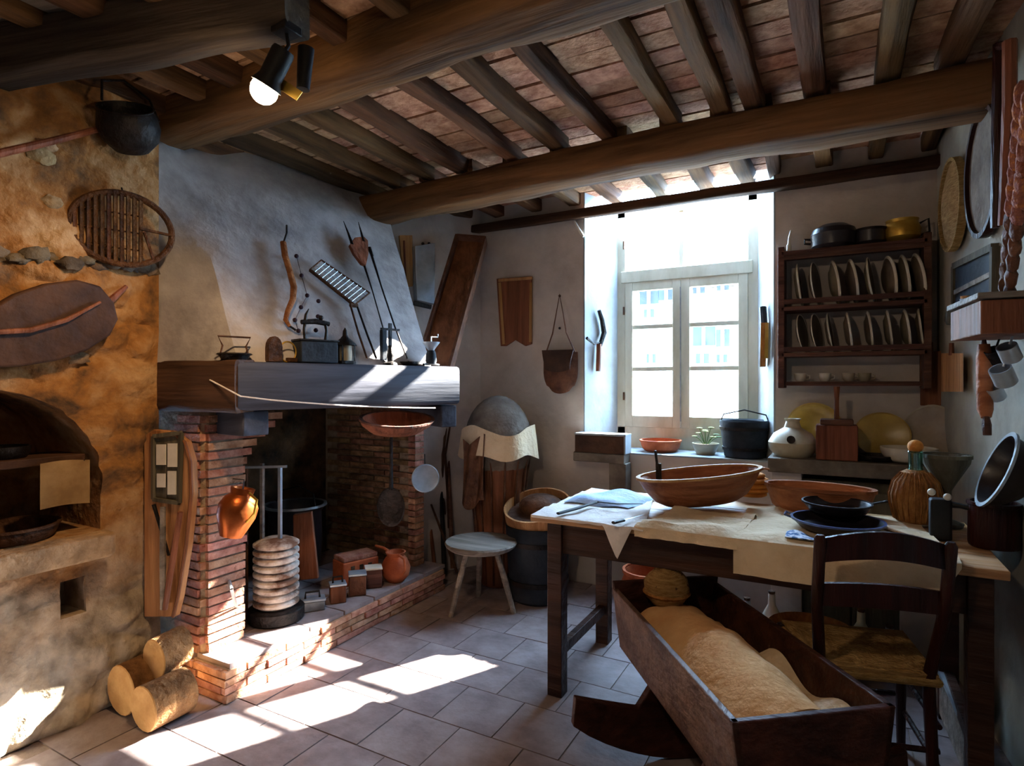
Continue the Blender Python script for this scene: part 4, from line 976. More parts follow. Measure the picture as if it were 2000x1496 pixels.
p = SL(1290, 4.20); t = lathe_thing('terracotta_bowl', 'dark red glazed bowl on the window sill', 'bowl', p, [('bowl', 'terracotta', bowl_prof(.14, .075, .09, .008)), ('rim', 'terracotta', [(.134, .07), (.146, .07), (.148, .082), (.134, .082)])])
p = SL(1378, 4.18); t = lathe_thing('plant_pot', 'beige clay pot with a small leafy plant on the window sill', 'pot', p, [('pot', 'cream_china', [(.06, 0), (.085, .06), (.09, .075), (.082, .075), (.07, .05), (0, .05)])])
for i in range(9):
    an = i * 2.4; st = MB(); e = V((.05 * math.cos(an) * (1 + i % 3 * .4), .05 * math.sin(an), .12 + .02 * (i % 4)))
    st.tube([(0, 0, .05), e * .6 + V((0, 0, .03)), e], [.003, .0025, .002], 5); s_o = st.build('stem', M['green'], t, world=False)
    MB().ball(e, (.022, .012, .004), 8, 5, M=RZ(an) @ RY(.4) if False else None).build('leaf', M['green'], t, world=False)
p = SL(1454, 4.12)
t = thing('dark_wooden_bucket', 'dark grey green tapered bucket at the right of the window ledge', 'bucket', p)
MB().lathe([(.115, 0), (.125, .01), (.155, .235), (.15, .245), (.14, .235), (.11, .03), (0, .02)], n=32).build('body', M['darkblue'], t, world=False)
for z in (.05, .18): MB().lathe([(.12 + z * .13, z), (.13 + z * .13, z), (.133 + z * .13, z + .02), (.12 + z * .13, z + .02)], n=32).build('hoop', M['iron'], t, world=False)
MB().tube([(.15, 0, .23), (.13, .0, .28), (.0, 0, .31), (-.13, 0, .28), (-.15, 0, .23)], .005, 6).build('bail', M['iron'], t, world=False)
# garlic-coloured jug
p = CT(1548, 885, 3.74)
t = thing('beige_jug', 'squat beige jug with a dark spout hole left of the wooden mortar box', 'jug', p)
MB().lathe([(.09, 0), (.125, .04), (.13, .08), (.10, .13), (.045, .165), (.035, .20), (.045, .215), (.035, .215), (0, .19)], n=28).build('body', M['cream_china'], t, world=False)
MB().lathe([(0, 0), (.02, 0), (.022, .02), (0, .018)], n=14, M=TR((-.0, -.118, .105)) @ RX(math.pi / 2)).build('spout', M['iron'], t, world=False)
def leaning_plate(name, lab, u, v, r, m, y=3.93, tilt=.22, yaw=0, sx=1):
    p = W(u, v, Y=y)
    t = thing(name, lab, 'plate', V((p.x, p.y, CZ + .002)))
    Mx = TR((0, 0, r * .98)) @ RZ(yaw) @ RX(math.pi / 2 - tilt)
    MB().lathe([(0, 0), (r * .55, 0), (r * .62, .008), (r * .97, .022), (r, .028), (r * .96, .03), (r * .6, .016), (0, .010)], n=36, M=Mx, sx=sx).build('dish', M[m], t, world=False)
    MB().lathe([(r * .94, .022), (r * 1.0, .025), (r * 1.01, .031), (r * .95, .031)], n=36, M=Mx, sx=sx).build('rim', M[m], t, world=False)
    return t
leaning_plate('yellow_platter', 'mustard yellow round platter leaning on the wall behind the beige jug', 1590, 850, .15, 'yellow_china')
leaning_plate('yellow_platter', 'mustard yellow oval platter leaning right of the wooden mortar box', 1722, 850, .125, 'yellow_china', sx=1.1)
leaning_plate('beige_platter', 'beige platter leaning on the wall at the far right of the counter', 1822, 850, .15, 'cream_china', y=3.88, yaw=-.7)
p = CT(1634, 898, 3.70)
t = thing('wooden_mortar_box', 'square reddish wooden box with a tall upright handle on the counter', 'box', p)
MB().box((0, 0, .095), (.20, .16, .19)).build('body', M['redwood'], t, world=False, bevel=.006)
MB().box((0, 0, .205), (.16, .13, .03)).build('lid', M['rack'], t, world=False, bevel=.004)
MB().tube([(0, 0, .22), (0, 0, .32), (0, 0, .40)], [.014, .012, .017], 10).build('handle', M['redwood'], t, world=False)
p = CT(1775, 898, 3.72)
lathe_thing('white_bowl', 'shallow white bowl on the counter behind the wicker bottle', 'bowl', p, [('bowl', 'white_china', bowl_prof(.13, .08, .06)), ('foot', 'white_china', [(.05, 0), (.06, 0), (.06, .008), (.05, .008)])])
p = CT(1700, 888, 3.70)
lathe_thing('dark_saucer', 'flat dark dish in front of the oval yellow platter', 'dish', p + V((.03, .03, 0)), [('dish', 'iron', bowl_prof(.10, .03, .07, .005)), ('rim', 'iron', [(.096, .027), (.104, .027), (.104, .033), (.096, .033)])])
# things hanging in the embrasure
def LR(u, v, off=.03): return plane_hit(u, v, V((-1.588, 4.0, 0)), V((.38, -.132, 0)), off)
def RR(u, v, off=.03): return plane_hit(u, v, V((-.332, 4.0, 0)), V((-.38, -.135, 0)), off)
c = LR(1172, 665)
t = thing('hanging_hand_tool', 'dark curved iron tool with a red handle hanging in the left window reveal', 'tool', c - V((0, 0, .2)))
MB().tube([LR(1170, 606), LR(1176, 625), LR(1180, 650), LR(1172, 675)], [.014, .018, .020, .016], 8).build('blade', M['iron'], t)
MB().tube([LR(1170, 672), LR(1168, 725)], [.020, .018], 8).build('grip', M['redwood'], t)
MB().tube([LR(1146, 660), LR(1160, 672), LR(1174, 668)], [.012, .006, .006], 8).build('knob_arm', M['iron'], t)
c = RR(1492, 655)
t = thing('hanging_brush', 'long brown brush hanging in the right window reveal', 'brush', c - V((0, 0, .2)))
MB().bar(RR(1492, 630), RR(1490, 716), .055, .03, up=(1, 0, 0)).build('bristle_block', M['wicker'], t, smooth=False)
MB().bar(RR(1498, 630), RR(1497, 700), .03, .02, up=(1, 0, 0)).build('back', M['yellow_china'], t, smooth=False)
MB().tube([RR(1490, 600), RR(1492, 632)], [.022, .022], 8).build('grip', M['iron'], t)
t = tag(MB().tube([BW(1122, 432, .02), BW(1135, 455, .02), BW(1140, 462, .02)], [.006, .012, .008], 8).build('white_hook', M['white_china']), 'small white hook at the upper left corner of the window opening', 'hook')
# ================================================================== PLATE RACK
RX0, RX1, RY0, RY1 = -.275, .435, 3.80, 3.985
t = thing('plate_rack', 'dark wooden wall rack holding two rows of plates right of the window', 'rack', (.08, 3.9, 1.42))
for x in (RX0, RX1): MB().box((x, 3.89, 1.835), (.035, .19, .83)).build('side_board', M['rack'], t, smooth=False, bevel=.003)
for z in (2.21, 1.885, 1.615): MB().box(((RX0 + RX1) / 2, 3.89, z), (RX1 - RX0, .19, .024)).build('shelf', M['rack'], t, smooth=False, bevel=.003)
for z in (2.185, 1.925, 1.645): MB().box(((RX0 + RX1) / 2, 3.80, z), (RX1 - RX0 - .03, .016, .028)).build('front_rail', M['rack'], t, smooth=False)
MB().box(((RX0 + RX1) / 2, 3.90, 1.445), (RX1 - RX0, .12, .022)).build('cup_shelf', M['rack'], t, smooth=False, bevel=.003)
MB().box(((RX0 + RX1) / 2, 3.845, 1.452), (RX1 - RX0, .014, .014)).build('cup_rail', M['rack'], t, smooth=False)
MB().box((.545, 3.92, 1.9), (.11, .14, .62)).build('side_cupboard', M['cabinet'], t, smooth=False) if False else None
pl0 = None
for row, (zs, r, xs, mm) in enumerate(((1.90, .128, [1553, 1585, 1622, 1656, 1692, 1728, 1757, 1784], 'cream_china'), (1.63, .112, [1560, 1588, 1614, 1650, 1690, 1728, 1762, 1790], 'white_china'))):
    words_ = ['first', 'second', 'third', 'fourth', 'fifth', 'sixth', 'seventh', 'last']
    for i, u in enumerate(xs):
        p = W(u, 560 if row == 0 else 645, Y=3.87)
        lab = '%s plate from the left in the %s row of the plate rack' % (words_[i], 'upper' if row == 0 else 'lower')
        loc = (p.x, 3.885, zs + r * .985); rot = (0, math.radians(90 - random.uniform(4, 10)), math.radians(random.uniform(-14, 10)))
        if pl0 is None:
            pl0 = thing('plate', lab, 'plate', loc, 'plates in the wall rack', rot)
            MB().lathe([(0, 0), (.07, 0), (.08, .006), (.120, .02), (.128, .026), (.122, .027), (.078, .012), (0, .007)], n=32).build('dish', M['dish_dark'], pl0, world=False)
            MB().lathe([(.116, .0175), (.1295, .0235), (.1285, .029), (.114, .022)], n=32).build('rim', M['white_china'], pl0, world=False)
            g = pl0
        else: g = dup(pl0, loc, rot, lab)
        g.scale = (r / .128,) * 3
        if row == 1 and i in (0, 1): 
            pass
for i, (u, m_) in enumerate(((1563, 'white_china'), (1611, 'white_china'), (1657, 'cream_china'), (1689, 'cream_china'))):
    p = W(u, 733, Y=3.885)
    t = thing('small_cup', '%s small pale cup from the left on the bottom shelf of the plate rack' % ['first', 'second', 'third', 'fourth'][i], 'cup', (p.x, 3.895, 1.457), 'cups under the plates')
    MB().lathe([(.018, 0), (.03, .015), (.034, .05), (.03, .05), (.026, .02), (0, .008)], n=20).build('bowl', M[m_], t, world=False)
    MB().tube([(.032, 0, .042), (.05, 0, .036), (.048, 0, .018), (.028, 0, .014)], .0035, 6).build('handle', M[m_], t, world=False)
def RT(u): p = W(u, 480, Y=3.89); p.z = 2.223; return p
t = thing('dark_domed_pot', 'large black lidded pot on top of the plate rack', 'pot', RT(1628))
MB().lathe([(.09, 0), (.115, .02), (.12, .08), (.122, .085), (0, .085)], n=28).build('body', M['dark_pot'], t, world=False)
MB().lathe([(.122, .085), (.11, .115), (.07, .14), (.0, .148)], n=28).build('lid', M['dark_pot'], t, world=False)
MB().tube([(-.118, 0, .07), (-.15, 0, .075), (-.15, 0, .05), (-.118, 0, .045)], .007, 6).build('handle', M['iron'], t, world=False)
t = thing('small_dark_pot', 'smaller dark pot on the rack between the black pot and the golden one', 'pot', RT(1700))
MB().lathe([(.06, 0), (.078, .02), (.08, .085), (.084, .09), (.076, .09), (.07, .03), (0, .02)], n=24).build('body', M['dark_pot'], t, world=False)
MB().lathe([(.082, .08), (.086, .084), (.084, .094), (.078, .092)], n=24).build('rim', M['iron'], t, world=False)
t = thing('brass_pot', 'golden brass pot at the right on top of the plate rack', 'pot', RT(1762))
MB().lathe([(.055, 0), (.085, .03), (.09, .07), (.075, .11), (.08, .125), (.07, .125), (.06, .09), (0, .03)], n=28).build('body', M['brass'], t, world=False)
MB().tube([(.08, 0, .10), (.12, 0, .12), (.125, 0, .05), (.085, 0, .035)], .006, 8).build('handle', M['iron'], t, world=False)
t = thing('white_candle', 'white candle holder at the left top corner of the plate rack', 'candle', RT(1541))
MB().lathe([(.028, 0), (.03, .006), (.012, .012), (.014, .05), (.012, .055)], n=16).build('holder', M['white_china'], t, world=False)
MB().tube([(0, 0, .05), (.004, 0, .10), (.012, 0, .14)], [.009, .008, .005], 8).build('candle', M['white_china'], t, world=False)
def RW(u, v, off=0): return plane_hit(u, v, RP0, RN, off)
# cutting boards right of the rack
for i, (u0, u1, v0, v1, lab) in enumerate(((1797, 1838, 686, 792, 'left brown cutting board hanging below the plate rack'), (1838, 1880, 690, 765, 'right lighter cutting board hanging beside the brown one'))):
    yy = 3.93 if i == 0 else 3.80
    A = [W(u0, v1, Y=yy), W(u1, v1, Y=yy), W(u1, v0, Y=yy), W(u0, v0, Y=yy)] if i == 0 else [RW(u0, v1, .03), RW(u1, v1, .03), RW(u1, v0, .03), RW(u0, v0, .03)]
    t = thing('cutting_board', lab, 'board', (A[0] + A[1]) / 2)
    dz = V((0, -.018, 0)); f_ = (0, 1, 2, 3)
    MB().add(A + [p + dz for p in A], [(3, 2, 1, 0), (4, 5, 6, 7), (0, 1, 5, 4), (1, 2, 6, 5), (2, 3, 7, 6), (3, 0, 4, 7)]).build('board', M['redwood' if i == 0 else 'lightwood'], t, smooth=False, bevel=.004)
    tp = (A[2] + A[3]) / 2 + dz * .5
    MB().tube([tp - V((0, 0, .01)), tp + V((0, 0, .05))], [.012, .010], 8).build('handle', M['redwood'], t)

# ================================================================== TABLE
TZ = .84
TX0, TX1, TY0, TY1 = -1.24, .50, 2.44, 3.22
t = thing('kitchen_table', 'long dark wooden kitchen table with a pale worn top', 'table', (-.4, 2.8, 0))
for i in range(4):
    ya = TY0 + i * (TY1 - TY0) / 4
    MB().box(((TX0 + TX1) / 2, ya + .0965, TZ - .016), (TX1 - TX0, .191, .032)).build('top_plank', M['table_top'], t, smooth=False, bevel=.004)
for y in (TY0 + .07, TY1 - .07): MB().box(((TX0 + TX1) / 2, y, TZ - .105), (TX1 - TX0 - .16, .028, .145)).build('apron', M['table'], t, smooth=False, bevel=.003)
for x in (TX0 + .1, TX1 - .06): MB().box((x, (TY0 + TY1) / 2, TZ - .105), (.028, TY1 - TY0 - .16, .145)).build('apron', M['table'], t, smooth=False, bevel=.003)
for x in (TX0 + .105, TX1 - .07):
    for y in (TY0 + .075, TY1 - .075): MB().box((x, y, (TZ - .032) / 2), (.072, .072, TZ - .032)).build('leg', M['greywood' if False else 'table'], t, smooth=False, bevel=.004)
MB().box((TX0 + .105, (TY0 + TY1) / 2, .19), (.035, TY1 - TY0 - .2, .05)).build('stretcher', M['table'], t, smooth=False, bevel=.003)
MB().box((TX1 - .07, (TY0 + TY1) / 2, .19), (.035, TY1 - TY0 - .2, .05)).build('stretcher', M['table'], t, smooth=False, bevel=.003)
def TP(u, v, dz=0): return W(u, v, Z=TZ + dz)
def cloth_thing(name, lab, corners, m, drop, wav=.004, z=.004, nu=30, nv=24, seed=0):
    """corners: front-left, front-right, back-right, back-left on the table top; drop(a) metres hanging over the front edge"""
    fl_, fr_, br_, bl_ = [V((p[0], p[1], 0)) for p in corners]
    def f(a, b):
        if b < .35:
            k_ = 1 - b / .35; p = lerp(fl_, fr_, a); zz = -drop(a) * k_
            bulge = .006 + .012 * noise.noise(V((a * 9, seed, k_ * 1.5))) * k_
            return V((p.x, p.y - .012 - abs(bulge) * (1 if k_ > .02 else 0), TZ + z + zz))
        k_ = (b - .35) / .65; p = lerp(lerp(fl_, fr_, a), lerp(bl_, br_, a), k_)
        n_ = noise.noise(V((p.x * 7, p.y * 7, seed))) * wav + abs(noise.noise(V((p.x * 3, p.y * 12, seed + 4)))) * wav * 2
        return V((p.x, p.y - (.012 if k_ < .01 else 0), TZ + z + abs(n_)))
    o = MB().sheet(f, nu, nv, .0025).build(name, M[m]); tag(o, lab, 'cloth'); return o
cloth_thing('table_cloth', 'white cloth on the left end of the table, hanging in a pointed corner', [(-1.225, TY0), (-.70, TY0), (-.84, 3.1), (-1.22, 3.18)], 'cloth', lambda a: max(.012, .15 - abs(a - .78) * 1.15), .009, nu=60, seed=2)
cloth_thing('runner_cloth', 'tan cloth lying over the middle of the table front', [(-.74, TY0), (-.33, TY0), (-.30, 2.86), (-.66, 2.80)], 'cream', lambda a: .045, .018, z=.009, seed=5)
cloth_thing('runner_cloth', 'wide cream cloth hanging over the table front behind the chair', [(-.345, TY0), (.37, TY0), (.30, 3.1), (-.36, 3.0)], 'cream', lambda a: .145 * min(1, (1 - a) * 9 + .15), .012, z=.014, nu=44, seed=9)
# blue cloth with dark tool
o = MB().sheet(lambda a, b: V((lerp(-1.19, -.86, a) + .05 * b, lerp(2.72, 3.06, b), TZ + .014 + (.034 + .014 * math.sin(7 * b + 3 * a)) * math.sin(math.pi * a) ** .6 * math.sin(math.pi * b) ** .5 + .006 * math.sin(9 * a + 4 * b))), 24, 20, .003).build('folded_blue_cloth', M['bluecloth']); tag(o, 'folded pale blue cloth on the left end of the table', 'cloth')
t = thing('bent_knife', 'long bent dark blade lying on the white cloth at the table left end', 'knife', TP(1150, 995))
MB().tube([TP(1090, 1003, .02), TP(1130, 992, .026), TP(1168, 980, .034)], [.012, .012, .009], 8, flat=.5).build('handle', M['blackcord'], t)
MB().tube([TP(1168, 980, .036), TP(1205, 984, .042), TP(1255, 984, .036)], [.007, .008, .004], 8, flat=.4).build('blade', M['darkblue'], t)
t = thing('short_knife', 'short dark knife near the front edge of the white cloth', 'knife', TP(1215, 1018))
MB().tube([TP(1198, 1021, .022), TP(1218, 1016, .022)], [.011, .010], 8, flat=.6).build('handle', M['blackcord'], t)
MB().tube([TP(1218, 1016, .022), TP(1255, 1006, .022)], [.007, .002], 8, flat=.3).build('blade', M['greymetal'], t)
# dough trough
c = V((-.565, 2.96, TZ + .0))
t = thing('dough_trough', 'long oval reddish wooden dough trough on the table', 'trough', c, None, (math.radians(0), math.radians(-4), math.radians(40)))
t.scale = (.93, .93, .86)
prof = [(.20, 0), (.255, .03), (.305, .095), (.335, .155), (.345, .165), (.330, .168), (.315, .158), (.29, .10), (.24, .045), (.15, .02), (0, .018)]
MB().lathe(prof, n=44, sy=.50, M=TR((0, 0, .035))).build('body', M['trough'], t, world=False)
MB().lathe([(.325, .160), (.349, .160), (.349, .174), (.325, .174)], n=44, sy=.5, M=TR((0, 0, .035))).build('rim', M['lightwood'], t, world=False)
MB().tube([(.33, 0, .185), (.375, 0, .188), (.40, 0, .18)], [.02, .016, .012], 8, flat=.5).build('lug', M['trough'], t, world=False)
t = thing('iron_scraper', 'thin dark scraper standing in the left part of the dough trough', 'scraper', W(1287, 950, t=2.9))
MB().bar(W(1287, 935, t=2.92), W(1280, 880, t=2.92), .012, .006).build('handle', M['iron'], t, smooth=False)
MB().bar(W(1286, 905, t=2.92), W(1287, 940, t=2.92), .028, .005).build('blade', M['iron'], t, smooth=False)
# round ridged loaf
p = TP(1465, 980)
t = thing('ribbed_honey_dipper_loaf', 'round ridged orange loaf beside the dough trough', 'bread', (p.x, p.y + .06, TZ + .022)); t.name = 'ridged_loaf'; ROOT['ridged_loaf'] = V((p.x, p.y + .06, TZ + .022))
pr = [(.05, 0)]
for i in range(5): z = i * .024; rr = [.075, .092, .094, .086, .066][i]; pr += [(rr - .012, z), (rr, z + .007), (rr, z + .016), (rr - .012, z + .023)]
pr += [(0, .125)]
MB().lathe(pr, n=28).build('crust', M['pumpkin'], t, world=False, ang=60)
MB().ball((0, 0, .125), (.02, .02, .01), 10, 6).build('stub', M['wicker'], t, world=False)
# wooden bread basket behind the pans
p = TP(1595, 968)
t = thing('oval_wooden_tray', 'long oval orange brown wooden tray behind the black pans', 'tray', (p.x + .02, 3.06, TZ + .0), None, (0, 0, -.1))
t.scale = (1, .95, 1.3)
MB().lathe([(.16, 0), (.2, .03), (.225, .09), (.232, .10), (.22, .10), (.19, .05), (.14, .015), (0, .012)], n=36, sy=.55).build('body', M['trough'], t, world=False)
MB().lathe([(.218, .092), (.234, .094), (.234, .106), (.218, .104)], n=36, sy=.55).build('rim', M['trough'], t, world=False)
# black pans
for i, (u, v, r, z, lab, yaw) in enumerate(((1635, 1048, .165, .022, 'wide shallow black pan with a blue rim nearest the chair', 0), (1634, 1036, .13, .064, 'smaller black pan stacked on the wide blue-rimmed one', .4))):
    p = TP(u, v); t = thing('black_pan', lab, 'pan', (p.x, p.y + (.02 if i == 0 else .06), TZ + z), None, (0, 0, yaw))
    MB().lathe([(r * .7, 0), (r * .82, .008), (r, .038), (r * 1.02, .042), (r * .97, .042), (r * .8, .014), (0, .010)], n=40).build('body', M['dark_pot'], t, world=False)
    MB().lathe([(r * .975, .038), (r * 1.025, .038), (r * 1.03, .045), (r * .97, .045)], n=40).build('rim', M['blue_rim' if i == 0 else 'iron'], t, world=False)
    MB().tube([(r, 0, .035), (r * 1.25, .0, .042), (r * 1.55, 0, .05)], [.012, .008, .010], 8, flat=.5).build('handle', M['iron'], t, world=False) if i == 1 else MB().tube([(-r * .98, .03, .04), (-r * 1.14, .03, .048), (-r * 1.14, -.03, .048), (-r * .98, -.03, .04)], .005, 6).build('ear', M['blue_rim'], t, world=False)
p = TP(1558, 992)
t = thing('small_tin_box', 'small square pale tin box left of the rear black pan', 'box', (p.x, p.y + .03, TZ + .026), None, (0, 0, .2))
MB().box((0, 0, .018), (.08, .06, .036)).build('body', M['zinc'], t, world=False, bevel=.003)
MB().box((0, 0, .040), (.084, .064, .008)).build('lid', M['cream_china'], t, world=False, bevel=.002)
o = MB().sheet(lambda a, b: V((TP(1533, 1062).x + .10 * a, TP(1533, 1062).y + .09 * b, TZ + .028 + .01 * math.sin(5 * a) * b)), 8, 8, .004).build('patterned_cloth', M['pattern']); tag(o, 'small blue and white patterned cloth under the edge of the wide pan', 'cloth')
# wicker demijohn
p = TP(1789, 1030)
t = thing('wicker_demijohn', 'wicker covered green glass demijohn with a round stopper on the table', 'bottle', (p.x, p.y + .02, TZ + .022))
t.scale = (.80, .80, .88)
MB().lathe([(.085, 0), (.098, .01), (.118, .08), (.122, .13), (.105, .19), (.065, .235), (.04, .25), (0, .25)], n=36).build('wicker_cover', M['wicker'], t, world=False)
for i in range(26):
    an = 2 * math.pi * i / 26
    MB().tube([(r_ * math.cos(an), r_ * math.sin(an), z_) for r_, z_ in ((.099, .01), (.119, .08), (.123, .13), (.106, .19), (.066, .237))], .0035, 5).build('wicker_rib', M['wicker'], t, world=False)
MB().lathe([(.036, .245), (.032, .27), (.032, .33), (.037, .335), (.034, .34), (.028, .335), (.028, .26)], n=24).build('glass_neck', M['bottle'], t, world=False)
MB().ball((0, 0, .362), (.037, .037, .032), 18, 12).build('stopper', M['pumpkin'], t, world=False)
# wooden spoon
t = thing('wooden_spoon', 'pale wooden spoon lying between the pans and the wicker bottle', 'spoon', TP(1700, 1030))
MB().tube([TP(1672, 1012, .035), TP(1710, 1024, .03), TP(1788, 1052, .03)], [.010, .008, .007], 8).build('handle', M['lightwood'], t)
MB().ball(TP(1665, 1010, .036), (.03, .022, .009), 12, 8).build('bowl', M['lightwood'], t)

# right part of the table
p = TP(1950, 1072)
t = thing('dark_metal_canister', 'tall dark red brown canister at the right end of the table', 'canister', (p.x - .01, p.y + .02, TZ + .004))
MB().lathe([(.075, 0), (.078, .01), (.078, .15), (.083, .155), (.083, .165), (.07, .165), (.07, .02), (0, .012)], n=28).build('body', M['chair'], t, world=False)
MB().tube([(.078, 0, .13), (.115, -.01, .125), (.115, -.01, .05), (.078, 0, .04)], .007, 8).build('handle', M['chair'], t, world=False)
# big tilted bowl
c = W(1948, 918, t=2.12)
t = thing('large_leaning_basin', 'large dark basin with a pale rim leaning against the right wall', 'basin', c - V((0, 0, .17)))
Mx = TR(c) @ facing(V((-.93, -.02, .36))) @ Matrix.Diagonal((.86, .86, .86, 1))
MB().lathe([(0, -.11), (.09, -.10), (.14, -.05), (.158, .0), (.165, .004), (.152, .006), (.132, -.045), (.08, -.085), (0, -.095)], n=36, M=Mx).build('body', M['dark_pot'], t)
MB().lathe([(.152, -.002), (.168, -.002), (.170, .008), (.152, .008)], n=36, M=Mx).build('rim', M['greymetal'], t)
# hopper and crank mill behind the bottle
t = thing('dark_funnel', 'dark funnel-shaped hopper behind the wicker bottle on the table', 'funnel', (.415, 3.08, TZ + .003))
MB().lathe([(.06, 0), (.065, .015), (.022, .03), (.02, .15), (.085, .27), (.09, .30), (.08, .30), (.02, .18), (0, .17)], n=26).build('hopper', M['cabinet'], t, world=False)
MB().lathe([(.083, .29), (.093, .29), (.093, .305), (.083, .305)], n=26).build('rim', M['cabinet'], t, world=False)
t = thing('black_crank_mill', 'small black crank mill with two white knobs between bottle and basin', 'mill', (.36, 2.80, TZ + .003))
MB().box((0, 0, .08), (.07, .06, .16)).build('body', M['blackcord'], t, world=False, bevel=.01)
for x, z in ((-.03, .185), (.02, .17)): MB().ball((x, -.02, z), .014, 12, 8).build('knob', M['white_china'], t, world=False)
MB().tube([(.02, 0, .14), (.06, -.02, .14), (.12, -.04, .13)], [.014, .010, .009], 8).build('crank', M['blackcord'], t, world=False)

# ================================================================== RIGHT WALL
Rn = RN if RN.dot(V((-1, 0, 0))) > 0 else -RN
def wall_disc(name, lab, cat, u, v, r, m, m2, off=.03, sx=1, sy=1, domed=.03):
    c = RW(u, v, off); t = thing(name, lab, cat, c - V((0, 0, r)))
    Mx = TR(c) @ facing(Rn)
    MB().lathe([(0, -.008), (r * .98, -.008), (r, 0), (r * .97, .006), (r * .5, domed), (0, domed * 1.2)], n=36, M=Mx, sx=sx, sy=sy).build('disc', M[m], t)
    MB().lathe([(r * .95, -.012), (r * 1.03, -.012), (r * 1.03, .022), (r * .95, .022)], n=36, M=Mx, sx=sx, sy=sy).build('hoop', M[m2], t)
    return t
wall_disc('straw_fan', 'round frayed straw mat hanging high on the right wall', 'mat', 1862, 400, .19, 'straw', 'straw', .03, sx=1.0, sy=1.15)
wall_disc('hanging_sieve', 'big round dark-rimmed sieve hanging on the right wall near the ceiling', 'sieve', 1925, 335, .25, 'greyfelt', 'chair', .03, sy=1.05, sx=.85, domed=.0)
t = thing('yoke_bars', 'two long dark wooden bars hanging upright on the right wall', 'bars', RW(1950, 440, .04))
MB().tube([RW(1952, 85, .06), RW(1950, 260, .06), RW(1944, 445, .06)], [.020, .022, .016], 8).build('bar', M['chair'], t)
MB().tube([RW(1972, 80, .07), RW(1972, 200, .07), RW(1958, 440, .07)], [.022, .022, .014], 8).build('bar', M['redwood'], t)
MB().tube([RW(1952, 90, .065), RW(1974, 86, .065)], .014, 8).build('crosspiece', M['chair'], t)
t = thing('corn_braid', 'long braid of dried orange and brown corn hanging at the right edge', 'braid', RW(1970, 580, .05))
for i in range(26):
    f_ = i / 25; u = 2006 - 40 * f_ + (8 if i % 2 else -8) * (1 - f_ * .3); v = 185 + 388 * f_
    p = RW(u, v, .07 + (.015 if i % 2 else 0)); d_ = V((0, .035 if i % 2 else -.035, -.05))
    MB().ball(p, (.026 - .008 * f_, .026 - .008 * f_, .05 - .012 * f_), 9, 7, amp=.2).build('cob', M['corn' if f_ < .62 else 'leather'], t)
# recess frame / little shuttered window
t = thing('wall_cabinet', 'small grey green framed wall cabinet on the right wall', 'cabinet', RW(1900, 670, .02))
A = [RW(1866, 650, .012), RW(1942, 610, .012), RW(1944, 482, .012), RW(1866, 520, .012)]
for i in range(4): MB().bar(A[i], A[(i + 1) % 4], .03, .03, up=Rn).build('frame_rail', M['cabinet'], t, smooth=False)
ct = sum(A, V((0, 0, 0))) / 4; A2 = [lerp(p, ct, .04) - Rn * .006 for p in A]
MB().hexa([A2[0], A2[1], A2[1] + Rn * .01, A2[0] + Rn * .01, A2[3], A2[2], A2[2] + Rn * .01, A2[3] + Rn * .01]).build('back_panel', M['darkblue'], t, smooth=False)
MB().bar(lerp(A[0], A[3], .6), lerp(A[1], A[2], .6), .022, .022, up=Rn).build('shelf', M['greywood'], t, smooth=False)
for f_, m_, lab in ((.25, 'cabinet', 'small dull green jar in the wall cabinet, nearer the window'), (.62, 'zinc', 'small pale jar in the wall cabinet, nearer the viewer')):
    p = lerp(A[0], A[1], f_) + Rn * .045 + V((0, 0, .02)); t2 = thing('small_jar', lab, 'jar', p)
    MB().lathe([(.022, 0), (.03, .02), (.026, .06), (.018, .07), (.02, .08), (0, .08)], n=16).build('body', M[m_], t2, world=False)
    MB().lathe([(.016, .08), (.018, .092), (0, .094)], n=14).build('cork', M['lightwood'], t2, world=False)
# bracket shelf at the right
t = thing('bracket_shelf', 'thick reddish wooden bracket shelf with a white edge on the right wall', 'shelf', RW(1960, 660, .08))
p = RW(1968, 598, .0); dirw = V((RP1.x - RP0.x, RP1.y - RP0.y, 0)).normalized()
a0 = RW(1918, 600, .10) + dirw * .07
MB().box(a0 + dirw * .16 + V((0, 0, -.005)), (.24, .38, .02), Matrix.Rotation(math.atan2(-dirw.x, dirw.y) + math.pi, 3, 'Z')).build('board', M['greywood'], t, smooth=False, bevel=.003)
MB().box(a0 + dirw * .16 + V((.0, 0, -.075)), (.22, .36, .11), Matrix.Rotation(math.atan2(-dirw.x, dirw.y) + math.pi, 3, 'Z')).build('drawer_box', M['redwood'], t, smooth=False, bevel=.004)
# rolling pin
t = thing('rolling_pin', 'brown rolling pin hanging below the bracket shelf', 'rolling pin', RW(1925, 850, .10))
MB().tube([RW(1922, 672, .12), RW(1922, 700, .12), RW(1924, 800, .12), RW(1926, 815, .12)], [.018, .025, .025, .016], 12).build('roller', M['trough'], t)
MB().tube([RW(1926, 812, .12), RW(1927, 830, .12), RW(1928, 850, .12)], [.009, .015, .013], 10).build('handle', M['rack'], t)
MB().tube([RW(1922, 675, .12), RW(1922, 662, .12)], [.01, .006], 8).build('hanger', M['rack'], t)
